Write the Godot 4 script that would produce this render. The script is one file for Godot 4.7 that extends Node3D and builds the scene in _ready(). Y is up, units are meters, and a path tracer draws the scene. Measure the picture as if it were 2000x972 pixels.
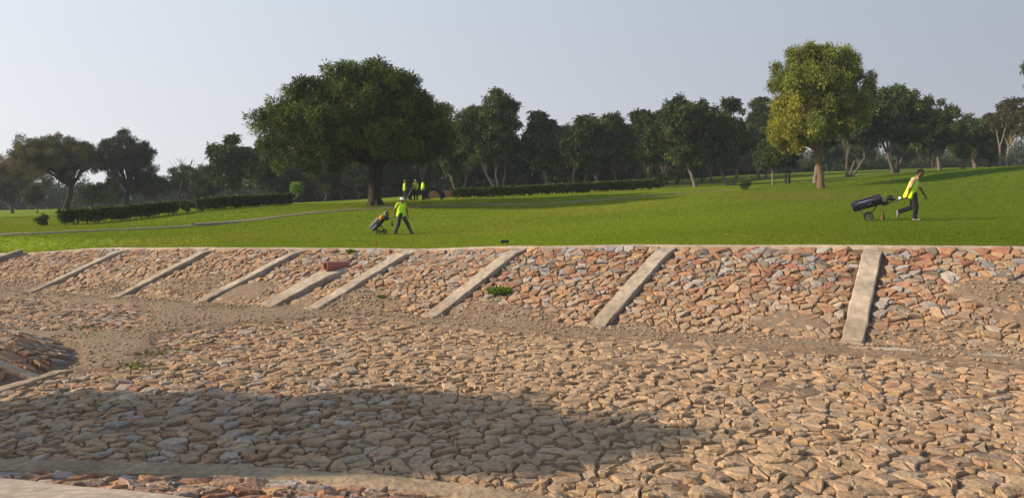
extends Node3D
# A stone-pitched canal with a golf lawn beyond it. World x runs right, y up, the view looks along -z; D below is the distance along -z.

const CU := Vector2(0.9033, -0.4289)   # along the canal, in (x, D)
const CN := Vector2(0.4289, 0.9033)    # across the canal, away from the near bank
const TOE := 15.0
const CREST := 18.3
var rng := RandomNumberGenerator.new()
var noise := FastNoiseLite.new()
var noise2 := FastNoiseLite.new()
var M := {}
var used_names := {}
var clump_meshes := {}

# ------------------------------------------------------------------ geometry collector
class Geo:
	var v := PackedVector3Array()
	var n := PackedVector3Array()
	var c := PackedColorArray()
	var i := PackedInt32Array()
	var tint := Color(1, 1, 1)
	func vert(p: Vector3, nn: Vector3) -> int:
		v.append(p); n.append(nn); c.append(tint)
		return v.size() - 1
	func tri(a: int, b: int, d: int) -> void:
		i.append(a); i.append(b); i.append(d)
	func quad_face(a: Vector3, b: Vector3, d: Vector3, e: Vector3) -> void:
		var nn := (d - a).cross(b - a).normalized()
		var k := vert(a, nn); vert(b, nn); vert(d, nn); vert(e, nn)
		tri(k, k + 1, k + 2); tri(k, k + 2, k + 3)
	func quad_n(a: Vector3, b: Vector3, d: Vector3, e: Vector3, nn: Vector3) -> void:
		var k := vert(a, nn); vert(b, nn); vert(d, nn); vert(e, nn)
		if (d - a).cross(b - a).dot(nn) > 0.0:
			tri(k, k + 1, k + 2); tri(k, k + 2, k + 3)
		else:
			tri(k, k + 2, k + 1); tri(k, k + 3, k + 2)
	func tube(pts: Array, radii: Array, sides := 8, cap := true, squash := 1.0) -> void:
		var ref := Vector3(0.31, 0.2, 0.93)
		var first := -1
		var last := -1
		for k in pts.size():
			var p: Vector3 = pts[k]
			var t: Vector3 = (pts[mini(k + 1, pts.size() - 1)] - pts[maxi(k - 1, 0)])
			t = t.normalized() if t.length() > 1e-6 else Vector3.UP
			var a := ref.cross(t)
			if a.length() < 0.05: a = Vector3(1, 0, 0).cross(t)
			a = a.normalized()
			var b := t.cross(a).normalized()
			ref = b if absf(b.dot(t)) < 0.9 else ref
			ref = a.cross(t) * -1.0
			var start := v.size()
			if k == 0: first = start
			last = start
			for q in sides:
				var an := TAU * q / sides
				var dir := a * cos(an) + b * sin(an) * squash
				vert(p + dir * float(radii[k]), dir.normalized())
			if k > 0:
				for q in sides:
					var q2 := (q + 1) % sides
					tri(start - sides + q, start + q, start + q2)
					tri(start - sides + q, start + q2, start - sides + q2)
		if cap:
			for e in [[first, pts[0], -1.0], [last, pts[pts.size() - 1], 1.0]]:
				var t2: Vector3 = (pts[1] - pts[0]).normalized() * -1.0 if e[2] < 0 else (pts[pts.size() - 1] - pts[pts.size() - 2]).normalized()
				var ring := []
				for q in sides: ring.append(vert(v[e[0] + q], t2))
				var m := vert(e[1], t2)
				for q in sides: tri(m, ring[q], ring[(q + 1) % sides])
	func ellipsoid(o: Vector3, r: Vector3, rings := 8, sides := 12, basis := Basis()) -> void:
		var s0 := v.size()
		for a in rings + 1:
			var th := PI * a / rings
			for b in sides + 1:
				var ph := TAU * b / sides
				var d := Vector3(sin(th) * cos(ph), cos(th), sin(th) * sin(ph))
				vert(o + basis * (d * r), (basis * (d / r)).normalized())
		for a in rings:
			for b in sides:
				var k := s0 + a * (sides + 1) + b
				tri(k, k + 1, k + sides + 2); tri(k, k + sides + 2, k + sides + 1)
	func lathe(o: Vector3, ax: Vector3, prof: Array, sides := 16) -> void:
		var a := ax.cross(Vector3(0.3, 0.1, 0.95)).normalized()
		var b := ax.cross(a).normalized()
		var s0 := v.size()
		for k in prof.size():
			var p0: Vector2 = prof[maxi(k - 1, 0)]
			var p1: Vector2 = prof[mini(k + 1, prof.size() - 1)]
			var tg := (p1 - p0).normalized()
			for q in sides + 1:
				var an := TAU * q / sides
				var dir := a * cos(an) + b * sin(an)
				vert(o + ax * prof[k].y + dir * prof[k].x, (dir * tg.y - ax * tg.x).normalized())
		for k in prof.size() - 1:
			for q in sides:
				var e := s0 + k * (sides + 1) + q
				tri(e, e + 1, e + sides + 2); tri(e, e + sides + 2, e + sides + 1)
	func box(o: Vector3, s: Vector3, basis := Basis(), bevel := 0.0) -> void:
		var h := s * 0.5
		var b := minf(bevel, minf(h.x, minf(h.y, h.z)) * 0.9)
		if b <= 0.0:
			for ax in 3:
				for sg in [-1.0, 1.0]:
					var u := (ax + 1) % 3
					var w := (ax + 2) % 3
					var ps := []
					for q in [[-1, -1], [1, -1], [1, 1], [-1, 1]]:
						var p := Vector3()
						p[ax] = h[ax] * sg; p[u] = h[u] * q[0] * sg; p[w] = h[w] * q[1]
						ps.append(o + basis * p)
					var e := Vector3(); e[ax] = sg
					quad_n(ps[0], ps[3], ps[2], ps[1], basis * e)
			return
		var corners := {}
		for ax in 3:
			for sg in [-1.0, 1.0]:
				var u := (ax + 1) % 3
				var w := (ax + 2) % 3
				var ps := []
				for q in [[-1, -1], [1, -1], [1, 1], [-1, 1]]:
					var p := Vector3()
					p[ax] = h[ax] * sg; p[u] = (h[u] - b) * q[0]; p[w] = (h[w] - b) * q[1]
					var key := [signf(p.x), signf(p.y), signf(p.z), ax]
					corners[key] = o + basis * p
					ps.append(o + basis * p)
				var e := Vector3(); e[ax] = sg
				quad_n(ps[0], ps[3], ps[2], ps[1], basis * e)
		for ax in 3:
			var u := (ax + 1) % 3
			var w := (ax + 2) % 3
			for su in [-1.0, 1.0]:
				for sw in [-1.0, 1.0]:
					var k := []
					for z in [[-1.0, u], [1.0, u], [1.0, w], [-1.0, w]]:
						var key := [0.0, 0.0, 0.0, z[1]]
						key[ax] = z[0]; key[u] = su; key[w] = sw
						k.append(corners[key])
					var e := Vector3(); e[u] = su; e[w] = sw
					quad_n(k[0], k[1], k[2], k[3], (basis * e).normalized())
		for sx in [-1.0, 1.0]:
			for sy in [-1.0, 1.0]:
				for sz in [-1.0, 1.0]:
					var a: Vector3 = corners[[sx, sy, sz, 0]]
					var b2: Vector3 = corners[[sx, sy, sz, 1]]
					var d: Vector3 = corners[[sx, sy, sz, 2]]
					var nn := (basis * Vector3(sx, sy, sz)).normalized()
					var k := vert(a, nn); vert(b2, nn); vert(d, nn)
					tri(k, k + 1, k + 2)
	func mesh(flat := false) -> ArrayMesh:
		if not flat:
			for k in range(0, i.size(), 3):   # front faces run clockwise seen from where the normals point
				var p := i[k]
				var q := i[k + 1]
				var r := i[k + 2]
				if (v[q] - v[p]).cross(v[r] - v[p]).dot(n[p] + n[q] + n[r]) > 0.0:
					i[k + 1] = r; i[k + 2] = q
		var a := []
		a.resize(Mesh.ARRAY_MAX)
		a[Mesh.ARRAY_VERTEX] = v
		if not flat: a[Mesh.ARRAY_NORMAL] = n
		a[Mesh.ARRAY_COLOR] = c
		a[Mesh.ARRAY_INDEX] = i
		var m := ArrayMesh.new()
		m.add_surface_from_arrays(Mesh.PRIMITIVE_TRIANGLES, a)
		return m

# ------------------------------------------------------------------ scene helpers
func rf(a: float, b: float) -> float: return rng.randf_range(a, b)

func numbered(called: String) -> String:
	var k: int = used_names.get(called, 0)
	used_names[called] = k + 1
	return called if k == 0 else "%s_%03d" % [called, k]

func part(called: String, m: Mesh, mat: Material, parent: Node3D, at := Vector3.ZERO) -> MeshInstance3D:
	var o := MeshInstance3D.new()
	var k := 0
	for ch in parent.get_children():
		var nm := str(ch.name)
		if nm == called or (nm.begins_with(called + "_") and nm.trim_prefix(called + "_").is_valid_int()): k += 1
	o.name = called if k == 0 else "%s_%03d" % [called, k]
	o.mesh = m
	o.material_override = mat
	o.position = at
	parent.add_child(o, true)
	return o

func thing(called: String, label: String, category: String, at := Vector3.ZERO, group := "") -> Node3D:
	var o := Node3D.new()
	o.name = numbered(called)
	o.position = at
	o.set_meta("label", label); o.set_meta("category", category)
	if group != "": o.set_meta("group", group)
	add_child(o)
	return o

func single(called: String, m: Mesh, mat: Material, label: String, category: String, at := Vector3.ZERO, group := "") -> MeshInstance3D:
	var o := MeshInstance3D.new()
	o.name = numbered(called)
	o.mesh = m; o.material_override = mat; o.position = at
	o.set_meta("label", label); o.set_meta("category", category)
	if group != "": o.set_meta("group", group)
	add_child(o)
	return o

func struct(called: String, m: Mesh, mat: Material, label: String, category := "") -> MeshInstance3D:
	var o := MeshInstance3D.new()
	o.name = numbered(called)
	o.mesh = m; o.material_override = mat
	o.set_meta("kind", "structure"); o.set_meta("label", label)
	if category != "": o.set_meta("category", category)
	add_child(o)
	return o

func XD(s: float, t: float) -> Vector2: return CU * s + CN * t
func ST(x: float, d: float) -> Vector2: return Vector2(x * CU.x + d * CU.y, x * CN.x + d * CN.y)
func W(x: float, y: float, d: float) -> Vector3: return Vector3(x, y, -d)

const CREST_S := [-70.0, -32.0, -24.0, -19.8, -15.8, -11.9, -8.4, -4.4, 0.2, 3.0, 60.0]
const CREST_Y := [0.6, 0.88, 1.21, 1.27, 1.31, 1.34, 1.46, 1.54, 1.58, 1.59, 1.75]
func crest_y(s: float) -> float:
	if s <= CREST_S[0]: return CREST_Y[0]
	for k in CREST_S.size() - 1:
		if s <= CREST_S[k + 1]:
			var f := (s - float(CREST_S[k])) / (float(CREST_S[k + 1]) - float(CREST_S[k]))
			return lerpf(CREST_Y[k], CREST_Y[k + 1], f * f * (3.0 - 2.0 * f))
	return CREST_Y[CREST_Y.size() - 1]

func slope_y(s: float, t: float) -> float: return (t - TOE) / (CREST - TOE) * crest_y(s)

# heights read off the lawn: x, y, D
var CTRL := [Vector3(-75.33, 1.5, 110), Vector3(-61.62, 1.63, 100), Vector3(-52.7, 1.25, 110), Vector3(-26.02, 1.6, 43), Vector3(-17.57, 1.86, 58), Vector3(-22.68, 1.46, 33), Vector3(-16.17, 1.49, 38), Vector3(-8.16, 1.98, 46), Vector3(3.49, 2.07, 50), Vector3(15.53, 2.35, 53), Vector3(-4.8, 1.12, 32.5), Vector3(12.65, 1.81, 23.6), Vector3(-9.09, 2.3, 50), Vector3(-13.83, 2.74, 58), Vector3(-18.02, 2.44, 60), Vector3(-7.73, 2.51, 60), Vector3(-4.52, 2.39, 61), Vector3(12.6, 2.39, 64), Vector3(10.48, 3.27, 72), Vector3(16.84, 3.3, 68), Vector3(3.82, 3.12, 72), Vector3(-1.12, 3.03, 72), Vector3(16.37, 2.62, 52), Vector3(19.98, 2.78, 48), Vector3(21.07, 3.22, 60), Vector3(30.86, 3.56, 68), Vector3(37.12, 3.7, 72), Vector3(44.74, 3.98, 78), Vector3(52.32, 4.26, 84), Vector3(50.09, 4.39, 76), Vector3(32.39, 4.4, 98), Vector3(46.9, 5.17, 110), Vector3(64.21, 5.34, 110), Vector3(65.47, 4.83, 90), Vector3(14.03, 3.38, 70), Vector3(19.56, 3.27, 66), Vector3(-44.04, 1.77, 85), Vector3(-50.33, 1.76, 84), Vector3(-28.18, 2.36, 75), Vector3(6, 1.6, 30), Vector3(2.5, 1.62, 38), Vector3(13, 2.05, 36), Vector3(-2, 1.22, 28), Vector3(8.5, 2.0, 44)]
var ctrl_q := PackedVector3Array()
func ground(x: float, d: float) -> float:
	if ctrl_q.is_empty():
		for c in CTRL: ctrl_q.append(Vector3(atan2(c.x, c.z), log(c.z), c.y))
	var dist := maxf(sqrt(x * x + d * d) * 0.96, 12.0)
	var az := clampf(atan2(x, maxf(d, 4.0)), -0.85, 0.85)
	var ld := log(dist)
	var sw := 1e-9
	var sh := 0.0
	for q in ctrl_q:
		var a := (q.x - az) / 0.1
		var b := (q.y - ld) / 0.17
		var r2 := a * a + b * b
		var w := exp(-0.5 * r2) + 0.0004 / (1.0 + r2 * r2)
		sw += w; sh += w * q.z
	var h := sh / sw
	var st := ST(x, d)
	var f := clampf((st.y - CREST - 0.2) / lerpf(1.7, 4.5, smoothstep(-30.0, -18.0, st.x)), 0.0, 1.0)
	f = f * f * (3.0 - 2.0 * f)
	return lerpf(crest_y(st.x) + 0.015, h, f) + noise2.get_noise_2d(x * 0.6, d * 0.6) * 0.035 * f

func on_ground(x: float, d: float, sink := 0.0) -> Vector3: return W(x, ground(x, d) - sink, d)

func axis_steps(segs: Array) -> PackedFloat32Array:   # [[from, to, step], ...]
	var out := PackedFloat32Array()
	for g in segs:
		var k := int(ceil((float(g[1]) - float(g[0])) / float(g[2])))
		for q in k: out.append(lerpf(g[0], g[1], float(q) / k))
	out.append(segs[segs.size() - 1][1])
	return out

func sheet(ax: PackedFloat32Array, bx: PackedFloat32Array, pos: Callable, col: Callable) -> ArrayMesh:
	var na := ax.size()
	var nb := bx.size()
	var v := PackedVector3Array(); v.resize(na * nb)
	var n := PackedVector3Array(); n.resize(na * nb)
	var c := PackedColorArray(); c.resize(na * nb)
	for p in na:
		for q in nb:
			v[p * nb + q] = pos.call(ax[p], bx[q])
			c[p * nb + q] = col.call(ax[p], bx[q])
	for p in na:
		for q in nb:
			var du := v[mini(p + 1, na - 1) * nb + q] - v[maxi(p - 1, 0) * nb + q]
			var dv := v[p * nb + mini(q + 1, nb - 1)] - v[p * nb + maxi(q - 1, 0)]
			var k := du.cross(dv).normalized()
			n[p * nb + q] = k if k.y >= 0.0 else -k
	var i := PackedInt32Array(); i.resize((na - 1) * (nb - 1) * 6)
	var w := 0
	for p in na - 1:
		for q in nb - 1:
			var e := p * nb + q
			for o in [e, e + 1, e + nb, e + 1, e + nb + 1, e + nb]:
				i[w] = o; w += 1
	var a := []
	a.resize(Mesh.ARRAY_MAX)
	a[Mesh.ARRAY_VERTEX] = v; a[Mesh.ARRAY_NORMAL] = n; a[Mesh.ARRAY_COLOR] = c; a[Mesh.ARRAY_INDEX] = i
	var m := ArrayMesh.new()
	m.add_surface_from_arrays(Mesh.PRIMITIVE_TRIANGLES, a)
	return m

# ------------------------------------------------------------------ materials
func noise_tex(freq: float, octaves: int, lo: Color, hi: Color, seed_ := 1, kind := FastNoiseLite.TYPE_SIMPLEX_SMOOTH, size := 512, mid = null) -> NoiseTexture2D:
	var f := FastNoiseLite.new()
	f.seed = seed_; f.frequency = freq; f.fractal_octaves = octaves; f.noise_type = kind
	var t := NoiseTexture2D.new()
	t.width = size; t.height = size; t.seamless = true; t.noise = f
	var g := Gradient.new()
	g.set_color(0, lo); g.set_color(1, hi)
	if mid != null: g.add_point(0.5, mid)
	t.color_ramp = g
	return t

func mat(rough: float, tex: Texture2D = null, scale := 1.0, relief: Texture2D = null, relief_cm := 0.0, color := Color.WHITE, vertex := true) -> StandardMaterial3D:
	var m := StandardMaterial3D.new()
	m.albedo_color = color
	m.roughness = rough
	m.metallic_specular = 0.3
	m.vertex_color_use_as_albedo = vertex
	if tex:
		m.albedo_texture = tex
	if relief:
		m.heightmap_enabled = true; m.heightmap_texture = relief; m.heightmap_scale = relief_cm
	if tex or relief:
		m.uv1_triplanar = true; m.uv1_world_triplanar = true
		m.uv1_scale = Vector3.ONE * scale
	return m

func make_materials() -> void:
	var grain := noise_tex(0.02, 5, Color(0.74, 0.73, 0.72), Color(1, 1, 1), 3)
	var rough_n := noise_tex(0.03, 5, Color(0, 0, 0), Color(1, 1, 1), 8)
	var cell_n := noise_tex(0.035, 4, Color(0, 0, 0), Color(1, 1, 1), 9, FastNoiseLite.TYPE_PERLIN)
	M.stone = mat(0.92, grain, 1.1, rough_n, 0.9)
	M.soil = mat(1.0, noise_tex(0.025, 6, Color(0.76, 0.75, 0.74), Color(1, 1, 1), 5), 0.55, cell_n, 1.6)
	M.concrete = mat(0.9, noise_tex(0.012, 6, Color(0.72, 0.7, 0.68), Color(1, 1, 1), 21), 0.7, rough_n, 0.5)
	M.lawn = mat(0.95, noise_tex(0.05, 4, Color(0.8, 0.82, 0.7), Color(1, 1, 1), 31), 0.5, noise_tex(0.06, 4, Color(0, 0, 0), Color(1, 1, 1), 33), 1.6)
	M.lawn.metallic_specular = 0.1
	M.bark = mat(0.95, noise_tex(0.03, 5, Color(0.5, 0.5, 0.5), Color(1, 1, 1), 41), 1.3, rough_n, 3.0)
	M.leaf = mat(0.55)
	M.leaf.backlight_enabled = true
	M.leaf.backlight = Color(0.42, 0.5, 0.18)
	M.leaf.metallic_specular = 0.3
	M.blade = mat(0.7)
	M.blade.metallic_specular = 0.15
	M.blade.backlight_enabled = true
	M.blade.backlight = Color(0.75, 0.8, 0.35)
	M.cloth = mat(0.95)
	M.cloth.heightmap_enabled = true
	M.cloth.heightmap_texture = noise_tex(0.012, 3, Color(0, 0, 0), Color(1, 1, 1), 51)
	M.cloth.heightmap_scale = 4.0
	M.cloth.uv1_triplanar = true; M.cloth.uv1_world_triplanar = true
	M.cloth.uv1_scale = Vector3(1.6, 0.8, 1.6)
	M.cloth.rim_enabled = true
	M.cloth.rim = 0.3
	M.skin = mat(0.6)
	M.plastic = mat(0.45)
	M.rubber = mat(0.85)
	M.metal = mat(0.35)
	M.metal.metallic = 0.7
	M.clay = mat(0.7, grain, 1.5)

# ------------------------------------------------------------------ stones
func dirt_floor(x: float, d: float) -> float:
	var sum := 0.0
	for k in 4:
		var px := x + noise.get_noise_2d(x * 14.0 + k * 31.0, d * 14.0) * 0.9
		var pd := d + noise.get_noise_2d(x * 14.0 + 500.0, d * 14.0 + k * 37.0) * 0.75
		var p := Vector2(px, pd)
		if Geometry2D.is_point_in_polygon(p, dirt_a) or Geometry2D.is_point_in_polygon(p, dirt_b): sum += 0.25
	var n := noise.get_noise_2d(x * 9.0 + 77.0, d * 9.0 - 40.0)
	return clampf(maxf(sum, smoothstep(0.38, 0.6, n) * 0.65), 0.0, 1.0)

var dirt_a := PackedVector2Array([Vector2(16, 6.0), Vector2(9.9, 9.8), Vector2(8.21, 11.23), Vector2(6.53, 12.75), Vector2(3.74, 13.85), Vector2(1.44, 14.7), Vector2(-0.04, 15.35), Vector2(-1.74, 16.5), Vector2(-4.54, 18.03), Vector2(-6.12, 17.51), Vector2(-7.59, 16.22), Vector2(-7.0, 14.38), Vector2(-6.5, 12.9), Vector2(-7.5, 12.57), Vector2(-8.62, 14.5), Vector2(-8.83, 16.66), Vector2(-8.95, 18.35), Vector2(-11.08, 20.98), Vector2(-14.59, 22.38), Vector2(-24, 25.0), Vector2(-24, 32), Vector2(20, 12)])
var dirt_b := PackedVector2Array([Vector2(-12.73, 17.41), Vector2(-9.95, 16.78), Vector2(-8.83, 16.66), Vector2(-8.62, 14.5), Vector2(-9.7, 15.61), Vector2(-11.57, 16.6)])
# soil lying over the pitched slope: s, t, half-length, half-height, strength
var DIRT_S := [[-10.1, 17.7, 1.6, 0.75, 0.62], [-9.6, 17.2, 0.9, 0.5, 0.5], [-11.4, 15.5, 1.3, 0.55, 1.0], [-12.5, 15.4, 0.8, 0.6, 1.0], [-7.6, 15.3, 1.7, 0.4, 1.0], [-1.3, 15.4, 1.0, 0.42, 0.9], [2.2, 16.6, 0.75, 0.5, 1.0], [1.0, 15.5, 0.9, 0.35, 1.0], [2.9, 16.2, 0.8, 0.5, 0.8], [-21.3, 15.5, 1.6, 0.6, 1.0], [-20.7, 16.2, 0.9, 0.4, 0.8], [-18.2, 15.9, 1.5, 0.75, 1.0], [-25.6, 15.2, 2.2, 0.7, 1.0], [-22.6, 16.6, 0.9, 0.5, 0.6], [-15.9, 15.7, 1.0, 0.6, 0.9], [-13.7, 15.5, 0.6, 0.5, 0.9], [-29.0, 15.4, 3.0, 0.6, 0.9], [6.0, 15.8, 1.2, 0.6, 0.9]]
func dirt_slope(s: float, t: float) -> float:
	var m := 0.0
	var ws := s + noise.get_noise_2d(s * 22.0, t * 22.0) * 0.55
	var wt := t + noise.get_noise_2d(s * 22.0 + 90.0, t * 22.0 + 40.0) * 0.5
	for e in DIRT_S:
		var a: float = (ws - e[0]) / e[2]
		var b: float = (wt - e[1]) / e[3]
		var r := a * a + b * b
		if r < 1.6: m = maxf(m, float(e[4]) * 0.88 * smoothstep(1.25, 0.4, r))
	var low := 15.05 + noise.get_noise_2d(s * 16.0, 7.0) * 0.45
	return maxf(m, smoothstep(low + 0.14, low - 0.05, t))

func clip(poly: PackedVector2Array, m: Vector2, nrm: Vector2) -> PackedVector2Array:
	var out := PackedVector2Array()
	var k := poly.size()
	for q in k:
		var a := poly[q]
		var b := poly[(q + 1) % k]
		var da := (a - m).dot(nrm)
		var db := (b - m).dot(nrm)
		if da <= 0.0: out.append(a)
		if (da < 0.0 and db > 0.0) or (da > 0.0 and db < 0.0): out.append(a + (b - a) * (da / (da - db)))
	return out

# tightly laid rubble: Voronoi cells of jittered points over a surface; cells are g wide and g * flat deep
func stone_field(a0: float, a1: float, b0: float, b1: float, g: float, keep: Callable, surf: Callable, col: Callable, o := {}) -> Array:
	var flat: float = o.get("flat", 1.0)
	var na := int((a1 - a0) / g)
	var nb := int((b1 - b0) / (g * flat))
	var pts := PackedVector2Array(); pts.resize(na * nb * 2)
	var wts := PackedFloat32Array(); wts.resize(na * nb * 2)
	for p in na:
		for q in nb:
			var k := (p * nb + q) * 2
			var r := rng.randf()
			var n := 0 if r < 0.28 else (2 if r > 0.8 else 1)
			for z in 2:
				pts[k + z] = Vector2(a0 / g + p + rng.randf(), b0 / g / flat + q + rng.randf()) if z < n else Vector2(INF, 0)
				wts[k + z] = rf(-0.45, 0.45)
	var out := []
	var tilt_most: float = o.get("tilt", 0.14)
	var proud: float = o.get("proud", 0.055)
	for p in na:
		for q in nb:
			for zz in 2:
				var k := (p * nb + q) * 2 + zz
				var c := pts[k]
				if c.x == INF: continue
				if not keep.call(c.x * g, c.y * g * flat): continue
				var poly := PackedVector2Array([c + Vector2(-1.5, -1.5), c + Vector2(1.5, -1.5), c + Vector2(1.5, 1.5), c + Vector2(-1.5, 1.5)])
				for dp in [0, -1, 1, -2, 2]:
					for dq in [0, -1, 1, -2, 2]:
						var pp: int = p + dp
						var qq: int = q + dq
						if pp < 0 or qq < 0 or pp >= na or qq >= nb: continue
						for z2 in 2:
							var kk := (pp * nb + qq) * 2 + z2
							var e := pts[kk]
							if kk == k or e.x == INF: continue
							var dir := e - c
							var l := dir.length()
							if l < 0.02: continue
							poly = clip(poly, (c + e) * 0.5 + dir * clampf((wts[k] - wts[kk]) * 0.5 / (l * l), -0.35, 0.35), dir / l)
							if poly.size() < 3: break
						if poly.size() < 3: break
					if poly.size() < 3: break
				if poly.size() < 3: continue
				for z in poly.size(): poly[z] = Vector2(poly[z].x * g, poly[z].y * g * flat)
				var shrunk := Geometry2D.offset_polygon(poly, -rf(0.003, 0.013))
				if shrunk.is_empty(): continue
				poly = shrunk[0]
				var stone := make_stone(poly, surf, col, tilt_most, proud, float(o.get("fine_to", 14.0)))
				if not stone.is_empty(): out.append(stone)
	return out

func make_stone(poly: PackedVector2Array, surf: Callable, col: Callable, tilt_most: float, proud: float, fine_to: float) -> Dictionary:
	var cen := Vector2()
	for z in poly: cen += z
	cen /= poly.size()
	var o3: Vector3 = surf.call(cen.x, cen.y)
	var near := o3.distance_to(Vector3(0, 3, 0)) < fine_to
	var rim := PackedVector2Array()   # an outline with broken edges
	for z in poly.size():
		var a := poly[z]
		var b := poly[(z + 1) % poly.size()]
		var l := a.distance_to(b)
		if l < 0.015: continue
		var cut := minf(0.022, l * rf(0.05, 0.22))
		rim.append(a + (b - a) / l * cut * 0.5)
		if l > 0.075 and near:
			rim.append(a.lerp(b, rf(0.3, 0.7)) + (b - a).orthogonal() / l * rf(-0.02, 0.012))
		if l > 0.06: rim.append(b - (b - a) / l * cut * 0.5)
	if rim.size() < 3: return {}
	var ta: Vector3 = ((surf.call(cen.x + 0.12, cen.y) as Vector3) - o3) / 0.12
	var tb: Vector3 = ((surf.call(cen.x, cen.y + 0.12) as Vector3) - o3) / 0.12
	var up := ta.cross(tb).normalized()
	if up.y < 0.0: up = -up
	var size := 0.0
	for z in rim: size += z.distance_to(cen)
	size /= rim.size()
	var tl := Vector2(rf(-1, 1), rf(-1, 1)) * tilt_most * clampf(0.12 / size, 0.6, 1.5) * (2.3 if rng.randf() < 0.14 else 1.0)
	var h: float = proud + rf(-0.026, 0.026) + size * 0.04
	var bev := minf(0.022, size * 0.16)
	var cc: Color = col.call(cen.x, cen.y)
	var v := PackedVector3Array()
	var cs := PackedColorArray()
	var ix := PackedInt32Array()
	var m := rim.size()
	var fac := rf(0, TAU)
	var facd := Vector2(cos(fac), sin(fac))
	var drop := rf(0.0, 0.45)
	for ring in 3:
		for z in m:
			var r := rim[z] - cen
			var rr: Vector2 = r * ([1.0, 0.99, 0.84][ring] + (rf(-0.06, 0.05) if ring == 2 else 0.0))
			var hh := -0.07
			if ring > 0:
				hh = h + rr.dot(tl) - maxf(0.0, rr.dot(facd) - size * 0.2) * drop
				if ring == 1: hh -= bev * rf(0.4, 1.4)
				else: hh += rf(-0.007, 0.007)
			v.append(ta * rr.x + tb * rr.y + up * hh)
			var sh := 1.0 + rf(-0.06, 0.06)
			cs.append(Color(cc.r * sh, cc.g * sh, cc.b * sh))
	v.append(up * (h + rf(-0.006, 0.008)))
	cs.append(cc)
	for ring in 2:
		for z in m:
			var z2 := (z + 1) % m
			var e := ring * m
			for w in [e + z, e + m + z, e + z2, e + z2, e + m + z, e + m + z2]: ix.append(w)
	for z in m:
		for w in [2 * m + z, 3 * m, 2 * m + (z + 1) % m]: ix.append(w)
	return {"at": o3, "v": v, "c": cs, "i": ix, "size": size}

func array_mesh(v: PackedVector3Array, c: PackedColorArray, i: PackedInt32Array) -> ArrayMesh:
	var a := []
	a.resize(Mesh.ARRAY_MAX)
	a[Mesh.ARRAY_VERTEX] = v; a[Mesh.ARRAY_COLOR] = c; a[Mesh.ARRAY_INDEX] = i
	var m := ArrayMesh.new()
	m.add_surface_from_arrays(Mesh.PRIMITIVE_TRIANGLES, a)
	return m

func lay_stones(stones: Array, parent: Node3D, most := 300) -> void:
	for s in stones:
		var p: Vector3 = s.at
		var away := p.distance_to(Vector3(0, 3, 0))
		var seen: bool = absf(p.x) < -p.z * 0.69 + 0.1 and p.y - 3.0 > p.z * 0.43
		s.show = (float(s.size) / away if seen else 0.0)
	stones.sort_custom(func(a, b): return a.show > b.show)
	var v := PackedVector3Array()
	var c := PackedColorArray()
	var i := PackedInt32Array()
	for k in stones.size():
		var s: Dictionary = stones[k]
		if k < most and s.show > 0.0:
			var o := MeshInstance3D.new()
			o.name = "stone" if k == 0 else "stone_%03d" % k
			o.mesh = array_mesh(s.v, s.c, s.i)
			o.material_override = M.stone
			o.position = s.at
			parent.add_child(o)
		else:
			var from := v.size()
			for p in s.v: v.append(p + s.at)
			c.append_array(s.c)
			for w in s.i: i.append(w + from)
	if v.size():
		var rest := part("rubble", array_mesh(v, c, i), M.stone, parent)
		rest.set_meta("kind", "stuff")

const DUST := Color(0.465, 0.328, 0.202)
func stone_color(dust: float) -> Color:
	var r := rng.randf()
	var c := Color(0.40, 0.29, 0.2)
	if r < 0.16: c = Color(0.33, 0.32, 0.32)
	elif r < 0.24: c = Color(0.43, 0.4, 0.37)
	elif r < 0.48: c = Color(0.4, 0.22, 0.135)
	elif r < 0.6: c = Color(0.33, 0.15, 0.1)
	elif r < 0.65: c = Color(0.45, 0.29, 0.15)
	elif r < 0.74: c = Color(0.22, 0.19, 0.17)
	var k := rf(0.82, 1.12)
	c = c.lerp(DUST, dust)
	return Color(c.r * k, c.g * k, c.b * k)

# ------------------------------------------------------------------ near bank
var near_poly := PackedVector2Array([Vector2(-60, 32), Vector2(-20, 19.6), Vector2(-11.48, 16.47), Vector2(-9.7, 15.61), Vector2(-8.62, 14.5), Vector2(-7.95, 13.14), Vector2(-7.98, 12.22), Vector2(-8.12, 11.48), Vector2(-8.2, 9.6), Vector2(-7.6, 8.5), Vector2(-5.87, 8.2), Vector2(-4.35, 8.05), Vector2(-2.83, 7.82), Vector2(-1.67, 7.55), Vector2(-0.84, 7.31), Vector2(-0.05, 7.0), Vector2(1.2, 6.4), Vector2(4, 4.9), Vector2(9, 2.2), Vector2(20, -3.7), Vector2(60, -26), Vector2(60, -60), Vector2(-60, -60)])
func near_y(x: float, d: float) -> float:
	var p := Vector2(x, d)
	var best := 1e9
	for k in 19:
		var q := Geometry2D.get_closest_point_to_segment(p, near_poly[k], near_poly[k + 1])
		best = minf(best, q.distance_to(p))
	if not Geometry2D.is_point_in_polygon(p, near_poly): return -0.06 - minf(best, 1.0) * 0.3
	var rise := lerpf(0.25, 0.53, smoothstep(-6.6, -8.0, x) * smoothstep(8.4, 10.0, d))
	if rise > 0.3: return minf(minf(best, 0.9) * lerpf(0.25, 0.42, (rise - 0.25) / 0.28) + maxf(best - 0.9, 0.0) * 0.16, 1.4)
	return minf(best * rise, 1.4)

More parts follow.
